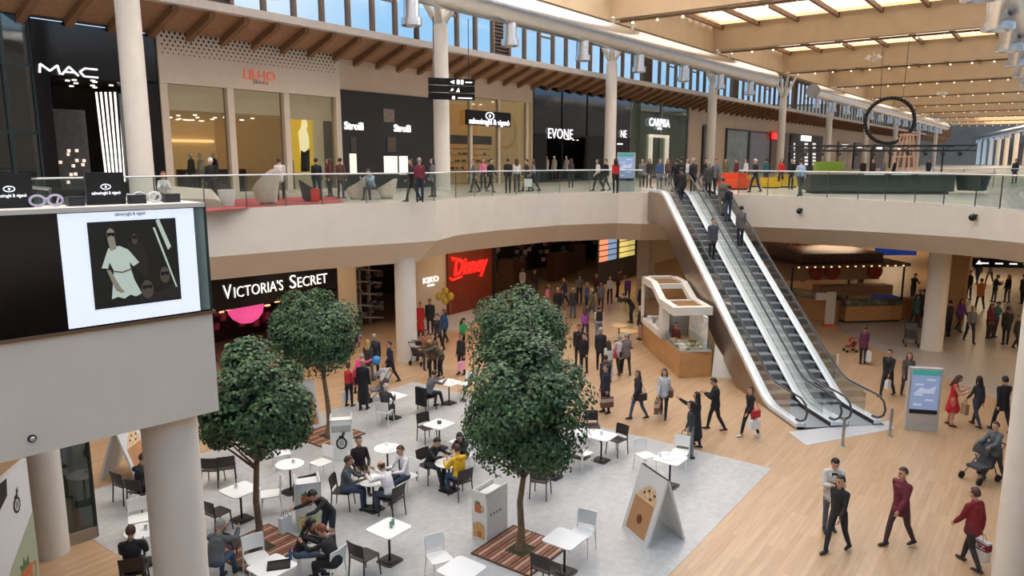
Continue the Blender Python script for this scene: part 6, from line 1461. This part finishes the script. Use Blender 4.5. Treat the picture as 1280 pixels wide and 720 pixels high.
# ---- middle crowd
mid = [
 (690, 476, 100, 'walk', 'm', 'coat', (52, 46, 44), (92, 80, 70), 'short', 'black', 'man in brown jacket walking along the edge of the rear tree crown', 1.78),
 (731, 428, 95, 'walk2', 'f', 'plain', (150, 74, 140), (34, 34, 40), 'long', 'brown', 'woman in purple top seen from behind in the middle crowd', 1.66),
 (748, 428, 90, 'walk', 'm', 'plain', (214, 210, 202), (110, 122, 138), 'short', 'brown', 'man in white jacket with dark backpack in the middle crowd', 1.74),
 (723, 458, 270, 'stand', 'm', 'coat', (30, 28, 30), K0, 'short', 'black', 'man in black coat facing the camera left of the middle crowd', 1.74),
 (730, 466, 230, 'stand', 'f', 'coat', (24, 24, 28), K0, 'short', 'black', 'woman all in black in front of the man in the black coat', 1.6),
 (750, 462, 80, 'stand', 'm', 'coat', (34, 34, 40), K0, 'short', 'grey', 'grey haired man in black jacket in the middle crowd', 1.72),
 (760, 478, 100, 'stand', 'f', 'plain', (196, 196, 192), (120, 118, 118), 'long', 'brown', 'woman in white top with grey bag in the middle crowd', 1.62),
 (774, 468, 100, 'walk', 'f', 'coat', (196, 186, 188), K0, 'short', 'grey', 'woman in light coat with a red bag in the middle crowd', 1.62),
 (782, 468, 95, 'walk2', 'f', 'coat', (118, 102, 104), (30, 28, 32), 'short', 'grey', 'woman in grey brown coat right of the middle crowd', 1.68),
 (756, 500, 85, 'stand', 'f', 'coat', (52, 50, 62), K0, 'short', 'brown', 'person in dark jacket behind the striped bag', 1.62),
 (800, 425, 180, 'stand', 'f', 'coat', (28, 26, 28), (190, 150, 130), 'short', 'grey', 'grey haired woman in black coat at the kiosk window', 1.62),
 (801, 396, 200, 'stand', 'm', 'coat', (26, 24, 26), K0, 'short', 'black', 'man in black leaning at the far side of the white kiosk', 1.76),
 (790, 404, 170, 'bend', 'm', 'coat', (24, 24, 26), K0, 'short', 'black', 'man in black bending by the wooden bistro tables', 1.7),
 (455, 512, 80, 'stand', 'm', 'long', (26, 28, 34), K0, 'bald', 'grey', 'tall man in long black coat standing by the old seated man', 1.76),
 (437, 508, 60, 'stand', 'f', 'plain', (206, 50, 60), K0, 'short', 'brown', 'woman in red top behind the white counter with the jar print', 1.5),
 (447, 492, 70, 'bend', 'f', 'coat', (214, 52, 110), K0, 'short', 'grey', 'person in pink jacket bending beside the pushchair', 1.5),
 (461, 478, 80, 'walk', 'f', 'coat', (56, 54, 50), (120, 130, 150), 'long', 'blond', 'woman in olive coat near the pink balloon', 1.66),
 (469, 474, 95, 'stand', 'm', 'coat', (40, 42, 50), K0, 'short', 'grey', 'grey haired man in dark jacket by the shelving shop', 1.78),
 (489, 478, 210, 'walk', 'f', 'coat', (38, 40, 52), K0, 'short', 'black', 'woman in dark coat with a white carrier bag left of the round column', 1.62),
 (533, 462, 300, 'stand', 'f', 'plain', (150, 96, 72), (60, 58, 60), 'short', 'brown', 'person in tan jacket right of the round column', 1.64),
 (541, 472, 280, 'stand', 'm', 'coat', (92, 66, 52), K0, 'short', 'brown', 'man in brown coat hugging another right of the round column', 1.74),
 (552, 472, 190, 'bend', 'f', 'coat', (84, 78, 60), K0, 'short', 'blond', 'woman in olive coat bending towards the man in the brown coat', 1.68),
 (526, 420, 280, 'stand', 'f', 'long', (190, 44, 40), K0, 'short', 'brown', 'woman in long red coat right behind the round column', 1.64),
 (538, 418, 270, 'stand', 'm', 'coat', (40, 42, 46), K0, 'short', 'black', 'man in dark jacket at the beige wall by the sign', 1.74),
 (548, 440, 240, 'walk', 'm', 'coat', (48, 50, 58), K0, 'short', 'brown', 'man in dark blue jacket near the golden balloons', 1.74),
 (556, 430, 230, 'walk2', 'f', 'coat', (40, 84, 130), K0, 'long', 'brown', 'woman in bright blue jacket near the golden balloons', 1.64),
 (578, 444, 320, 'phone', 'f', 'plain', (40, 146, 80), K0, 'long', 'black', 'woman in green top left of the rear tree crown', 1.66),
 (577, 468, 240, 'stand', 'f', 'plain', (40, 38, 44), K0, 'bun', 'brown', 'woman in black with a pink bag left of the rear tree crown', 1.64),
]
for x, y, f, po, sx, ou, tp, bt, ha, hc, lab, h_ in mid:
    pr = person(lab, fp(x, y), f, po, sx, ou, tp, bt, hair=ha, hc=hc, h=h_, sk=NP[0] % 2)
    if x == 748:
        o = thing('backpack', 'dark backpack on the back of the man in the white jacket', 'backpack', pr['M'] @ Vector((-.19, 0, 1.05)), pr['a']); MB().prism(rpoly(.16, .3, .06), 0, .42).build('pack', BLK, o); MB().prism(rpoly(.06, .22, .02), .05, .22).build('pocket', BLK, o)
        kids(o)[-1].location = (-.1, 0, 0)
    if x == 489: bag(pr, 1, 'white carrier bag left of the round column', (230, 228, 226), .34, .42)
    if x == 774: handbag(pr, 'red handbag in the middle crowd', (180, 34, 60))
    if x == 760: bag(pr, 0, 'pale grey shopping bag in the middle crowd', (196, 200, 204), .34, .34)
    if x == 577: bag(pr, 1, 'pink paper bag left of the rear tree crown', (236, 170, 190), .4, .34, off=(-.1, -.1))
    if x == 782: handbag(pr, 'black handbag of the woman in the grey brown coat', (34, 32, 34))
    if x == 437: bag(pr, 1, 'white paper bag of the woman in red behind the jar counter', (232, 230, 228), .4, .34)
# balloons
def balloon(lab, p, r_, col, zf=0):
    t = thing('balloon', lab, 'balloon', p, 0); MB().ball((0, 0, 0), r_, None, r_*1.15, 18).build('balloon_body', mat('balloon', col, .25, var=0), t, True); MB().tube([(0, 0, -r_*1.15), (.02, 0, -r_*1.15-.7)], .004, 5).build('string', WHITE, t)
p = P(449, 470); balloon('pink balloon floating beside the rear left tree', (p.x, p.y, 1.55), .16, (224, 130, 186))
p = P(461, 480); balloon('blue balloon low beside the pushchair', (p.x+.3, p.y, .9), .16, (60, 140, 210))
for k, (dx, dz, lab) in enumerate(((-.25, 0, 'golden balloon, leftmost of the cluster by the red toy shop'), (.05, .25, 'golden balloon on top of the cluster by the red toy shop'), (.3, 0, 'golden balloon, rightmost of the cluster by the red toy shop'), (.05, -.2, 'golden balloon at the bottom of the cluster by the red toy shop'))):
    p = P(556, 415); balloon(lab, (p.x+dx, p.y, 1.75+dz), .17, (214, 178, 60))
# ---- dim crowd before the toy shop, the far lobby and the gallery
AD = ['dark', 'black', 'navy', 'brown', 'grey', 'maroon', 'olive', 'blue']; AC = dict(dark=(48, 44, 46), black=(26, 25, 28), navy=(38, 46, 78), brown=(92, 66, 52), grey=(112, 112, 114), maroon=(110, 38, 48), olive=(88, 86, 62), blue=(60, 84, 128), white=(216, 212, 208), red=(190, 40, 46), pink=(214, 120, 150), purple=(110, 60, 130), orange=(206, 130, 70), teal=(50, 96, 104))
rnd = random.Random(21)
PO = ['stand', 'walk', 'walk2', 'stand', 'phone']
def crowd(lst, where, group, fn):
    for i, (x, y, c_, sx, note) in enumerate(lst):
        ps = fn(x, y); ha = 'long' if sx == 'f' and rnd.random() < .6 else 'short'
        person(('woman' if sx == 'f' else 'man')+' in '+c_+' '+('coat' if i % 2 else 'jacket')+' '+note, ps, rnd.choice((80, 100, 260, 280, 190, 350)), PO[i % 5], sx, 'coat' if i % 2 else 'plain', AC[c_], rnd.choice((K0, N0, JE, (60, 56, 54))), hair=ha, hc=rnd.choice(('black', 'brown', 'brown', 'grey')), group=group, sk=i % 2)
crowd([(684, 392, 'pink', 'f', 'above the rear tree crown before the dark shop'), (697, 400, 'black', 'm', 'just right of the rear tree crown before the toy shop'), (706, 384, 'navy', 'm', 'before the toy shop entrance, near its left end'), (716, 398, 'dark', 'f', 'left of the woman in the purple top'),
 (724, 380, 'grey', 'm', 'before the toy shop entrance behind the purple top'), (733, 390, 'blue', 'f', 'in the toy shop crowd above the purple top'), (744, 376, 'maroon', 'f', 'farthest in the toy shop crowd'), (751, 388, 'grey', 'f', 'in the toy shop crowd above the white jacket'), (762, 380, 'white', 'f', 'brightest in the toy shop crowd'),
 (772, 372, 'brown', 'm', 'at the toy shop crowd near the square pillar'), (784, 380, 'purple', 'f', 'left of the square pillar'), (740, 402, 'olive', 'm', 'right above the man with the backpack'), (668, 372, 'dark', 'm', 'over the top of the rear tree crown'), (653, 368, 'white', 'f', 'at the red panel edge over the rear tree')],
 '', 'shoppers before the toy shop', fp)
crowd([(1184, 421, 'dark', 'm', 'nearest the round column in the right lobby'), (1198, 414, 'purple', 'f', 'second from the round column in the right lobby'), (1211, 428, 'grey', 'm', 'at the centre front of the right lobby crowd'), (1235, 423, 'maroon', 'f', 'right of centre in the right lobby crowd'), (1242, 422, 'teal', 'm', 'beside the maroon one in the right lobby'),
 (1256, 431, 'black', 'm', 'front right of the right lobby crowd'), (1270, 438, 'dark', 'f', 'at the frame edge of the right lobby crowd'), (1224, 386, 'orange', 'm', 'walking alone in the middle of the right lobby'), (1210, 374, 'black', 'm', 'left behind the orange one in the right lobby'), (1242, 378, 'dark', 'f', 'right behind the orange one in the right lobby'),
 (1258, 378, 'black', 'f', 'second right behind the orange one in the right lobby'), (1221, 355, 'navy', 'm', 'far back in the right lobby, left one'), (1236, 356, 'grey', 'f', 'far back in the right lobby, right one'), (1277, 380, 'dark', 'm', 'cut by the right edge in the lobby'),
 (1140, 378, 'black', 'm', 'left of the round column by the food kiosk'), (1147, 403, 'dark', 'm', 'in front of the round column by the food kiosk'), (1153, 400, 'black', 'f', 'touching the round column by the food kiosk'), (1143, 408, 'teal', 'f', 'small figure at the food kiosk corner'),
 (1074, 368, 'brown', 'm', 'serving inside the food kiosk'), (1058, 372, 'grey', 'm', 'serving at the left inside of the food kiosk'), (1003, 352, 'dark', 'm', 'left behind the food kiosk'), (996, 326, 'red', 'f', 'far under the bridge left of the food kiosk'), (984, 330, 'dark', 'm', 'far under the bridge next to the escalator'), (965, 345, 'black', 'm', 'right beside the escalator under the bridge')],
 '', 'shoppers under the bridge', fp)
# ---- on the escalators
def esc(off, frac, lab, **k):
    x_ = 2.05+frac*11.43; q = EC+ED*x_+Vector((-ED.y, ED.x))*off
    st = round((x_-1.95)/.4-.5); xs = 2.05+st*.4+.1; q = EC+ED*xs+Vector((-ED.y, ED.x))*off
    return person(lab, Vector((q.x, q.y, .02+.2309*(st+.5)+.005)), k.pop('face', 100), **k)
esc(.72+.0, .62, 'man in grey jacket standing alone halfway up the left escalator', top=(72, 72, 84), bot=K0, hc='black', pose='stand', outfit='coat', face=280)
esc(.85, .93, 'man in black near the top of the left escalator', top=K0, hc='black', pose='walk', outfit='coat'); esc(.6, .99, 'man in black jacket stepping off the left escalator', top=(30, 30, 34), hc='black', outfit='coat')
esc(-.6, .94, 'man in dark grey coat near the top of the right escalator', top=(70, 66, 66), hc='grey', outfit='coat'); esc(-.82, .86, 'man in brown grey jacket on the right escalator, second from the top', top=(104, 98, 90), bot=(120, 116, 110), hc='brown', outfit='coat')
esc(-.95, .80, 'woman in black on the right escalator beside the handrail', top=(28, 28, 34), bot=(60, 70, 90), hc='black', sex='f', hair='short', outfit='plain'); esc(-.85, .66, 'man in grey coat lowest on the right escalator', top=(98, 94, 94), hc='black', outfit='coat')
# ---- gallery people
def up(x, h): 
    p = U(x, h, 1.7); return p
G = [
 (263, 58, 'black', 'm', 'white haired, before the cream clothing shop window', 'stand', 100, 'white'), (349, 52, 'white', 'm', 'before the clothing shop door frame', 'stand', 100, 'brown'), (395, 53, 'black', 'm', 'right of the golden poster', 'stand', 90, 'black'),
 (411, 48, 'maroon', 'f', 'between the golden poster and jewellery shop', 'stand', 200, 'brown'), (425, 50, 'brown', 'm', 'at the left corner of the jewellery shop', 'stand', 60, 'black'), (515, 54, 'dark', 'm', 'left of the column before the jewellery shop', 'walk', 200, 'black'),
 (524, 55, 'maroon', 'm', 'close to the column before the jewellery shop', 'stand', 90, 'grey'), (541, 48, 'grey', 'f', 'touching the column before the jewellery shop', 'stand', 200, 'black'), (593, 42, 'grey', 'm', 'before the optician shop, leftmost', 'walk2', 200, 'brown'), (604, 38, 'pink', 'f', 'before the optician shop, second from left', 'stand', 260, 'brown'),
 (613, 42, 'black', 'm', 'before the optician shop, centre', 'walk', 330, 'black'), (635, 43, 'black', 'm', 'before the optician shop, right of the hanging board', 'stand', 100, 'black'), (646, 42, 'white', 'f', 'in pale top and jeans before the optician shop', 'stand', 90, 'brown'), (659, 41, 'dark', 'm', 'between the optician and the black shop', 'walk', 180, 'black'),
 (667, 41, 'grey', 'f', 'carrying a white bag before the black shop', 'walk', 190, 'brown'), (748, 40, 'white', 'f', 'walking left of the info totem on the gallery, leftmost', 'walk', 200, 'black'), (758, 40, 'black', 'm', 'walking just left of the one in red on the gallery', 'walk2', 200, 'black'), (770, 43, 'red', 'f', 'standing at the left of the gallery info totem', 'stand', 100, 'black'),
 (846, 44, 'black', 'm', 'arriving at the top of the left escalator', 'walk', 100, 'black'), (859, 42, 'white', 'f', 'behind the top of the left escalator', 'stand', 270, 'black'), (867, 44, 'dark', 'm', 'grey haired, at the top between the escalators', 'stand', 100, 'grey'), (883, 42, 'black', 'm', 'left of the column at the escalator top', 'stand', 270, 'black'),
 (895, 44, 'grey', 'm', 'with arms at the rail at the right escalator top', 'walk', 280, 'black'), (945, 42, 'black', 'm', 'white haired, walking right of the orange sofa', 'walk', 200, 'white'), (977, 36, 'red', 'f', 'between the yellow seats', 'stand', 250, 'black'), (990, 38, 'black', 'm', 'left of the man in the light blue shirt', 'stand', 270, 'black'),
 (1002, 47, 'blueish', 'm', 'in light blue shirt and grey trousers before the bar island', 'walk', 100, 'brown'), (812, 36, 'dark', 'f', 'right behind the gallery info totem in the crowd', 'stand', 260, 'brown'), (803, 35, 'grey', 'm', 'right beside the gallery info totem', 'stand', 260, 'brown'), (825, 38, 'blue', 'm', 'middle of the crowd before the bag shop', 'stand', 260, 'brown'),
 (835, 34, 'brown', 'f', 'right end of the crowd before the bag shop', 'stand', 260, 'black'), (907, 33, 'olive', 'f', 'behind the orange sofa, left', 'stand', 260, 'brown'), (921, 31, 'maroon', 'm', 'behind the orange sofa, middle', 'stand', 200, 'black'), (933, 32, 'white', 'f', 'behind the orange sofa, right', 'stand', 200, 'black'), (958, 30, 'teal', 'm', 'far behind the yellow pouf', 'stand', 100, 'black'),
 (1079, 30, 'black', 'm', 'behind the bar island, leftmost', 'stand', 260, 'black'), (1091, 32, 'dark', 'm', 'behind the bar island, second from left', 'stand', 270, 'brown'), (1104, 28, 'grey', 'f', 'behind the bar island, middle', 'stand', 270, 'brown'), (1118, 31, 'black', 'm', 'behind the bar island by the timber trestle', 'stand', 270, 'black'), (1161, 27, 'navy', 'f', 'at the far right end of the bar island', 'stand', 250, 'brown'), (1270, 30, 'dark', 'm', 'at the far right railing cut by the frame', 'stand', 200, 'black'), (714, 36, 'dark', 'f', 'before the tall black shop, right of centre', 'stand', 90, 'brown')]
AC['blueish'] = (176, 192, 214)
for i, (x, h_, c_, sx, note, po, f, hc) in enumerate(G):
    cn = 'light' if c_ == 'blueish' else c_
    pr = person(('woman' if sx == 'f' else 'man')+' in '+('' if c_ == 'blueish' else c_+(', ' if 'gallery' in note or 'escalator' in note else ' on the gallery, '))+note.replace('in light blue', 'light blue').replace('in pale', 'pale'), up(x, h_), f, po, sx, 'coat' if i % 3 == 1 else 'plain', AC[c_], (74, 78, 88) if c_ == 'blueish' else rnd.choice((K0, N0, (60, 60, 66))), hair='long' if sx == 'f' else 'short', hc=hc, h=1.7, group='people on the upper gallery')
    if x == 667: bag(pr, 1, 'white bag carried before the black fashion shop', W0, .4, .4)
p = atD(206, 250, 24.3); p.z = FL2+.02-.05; person('person with brown hair in white and black top seated on the left gallery', p, 300, 'sit', 'f', 'plain', (220, 216, 214), (120, 74, 60), hair='long', hc='red')
p = atD(466, 250, 30.6); p.z = FL2+.02-.05; person('person in light blue jacket seated between the cream tub chairs', p, 250, 'sitlean', 'm', 'plain', (150, 172, 190), (50, 50, 56), hc='black')
# mannequins in the shop windows
MN = mat('mannequin', (226, 220, 210), .4, var=0)
for x, c_, lab in ((240, (60, 60, 56), 'mannequin in dark coat, left one in the clothing shop window'), (252, (226, 214, 196), 'mannequin in cream top, middle one in the clothing shop window'), (269, (56, 60, 66), 'mannequin in grey, right one in the clothing shop window'), (364, (206, 196, 180), 'mannequin in pale dress by the golden poster'),
                   (683, (216, 190, 160), 'mannequin at the left of the black fashion shop window'), (693, (190, 180, 160), 'mannequin second from left in the black fashion shop window'), (708, (200, 190, 170), 'mannequin at the right of the black fashion shop window')):
    t_ = TX(x, 31.5, 215); q = W(t_, 31.5, FL2+.15); r_ = person(lab, q, 233, 'stand', 'f', 'coat', c_, (70, 60, 56), hair=None, cat='mannequin', h=1.8); o = r_['o']; o.name = 'mannequin'
    for k in (0, 4, 5, 6): o.material_slots[k].material = MN
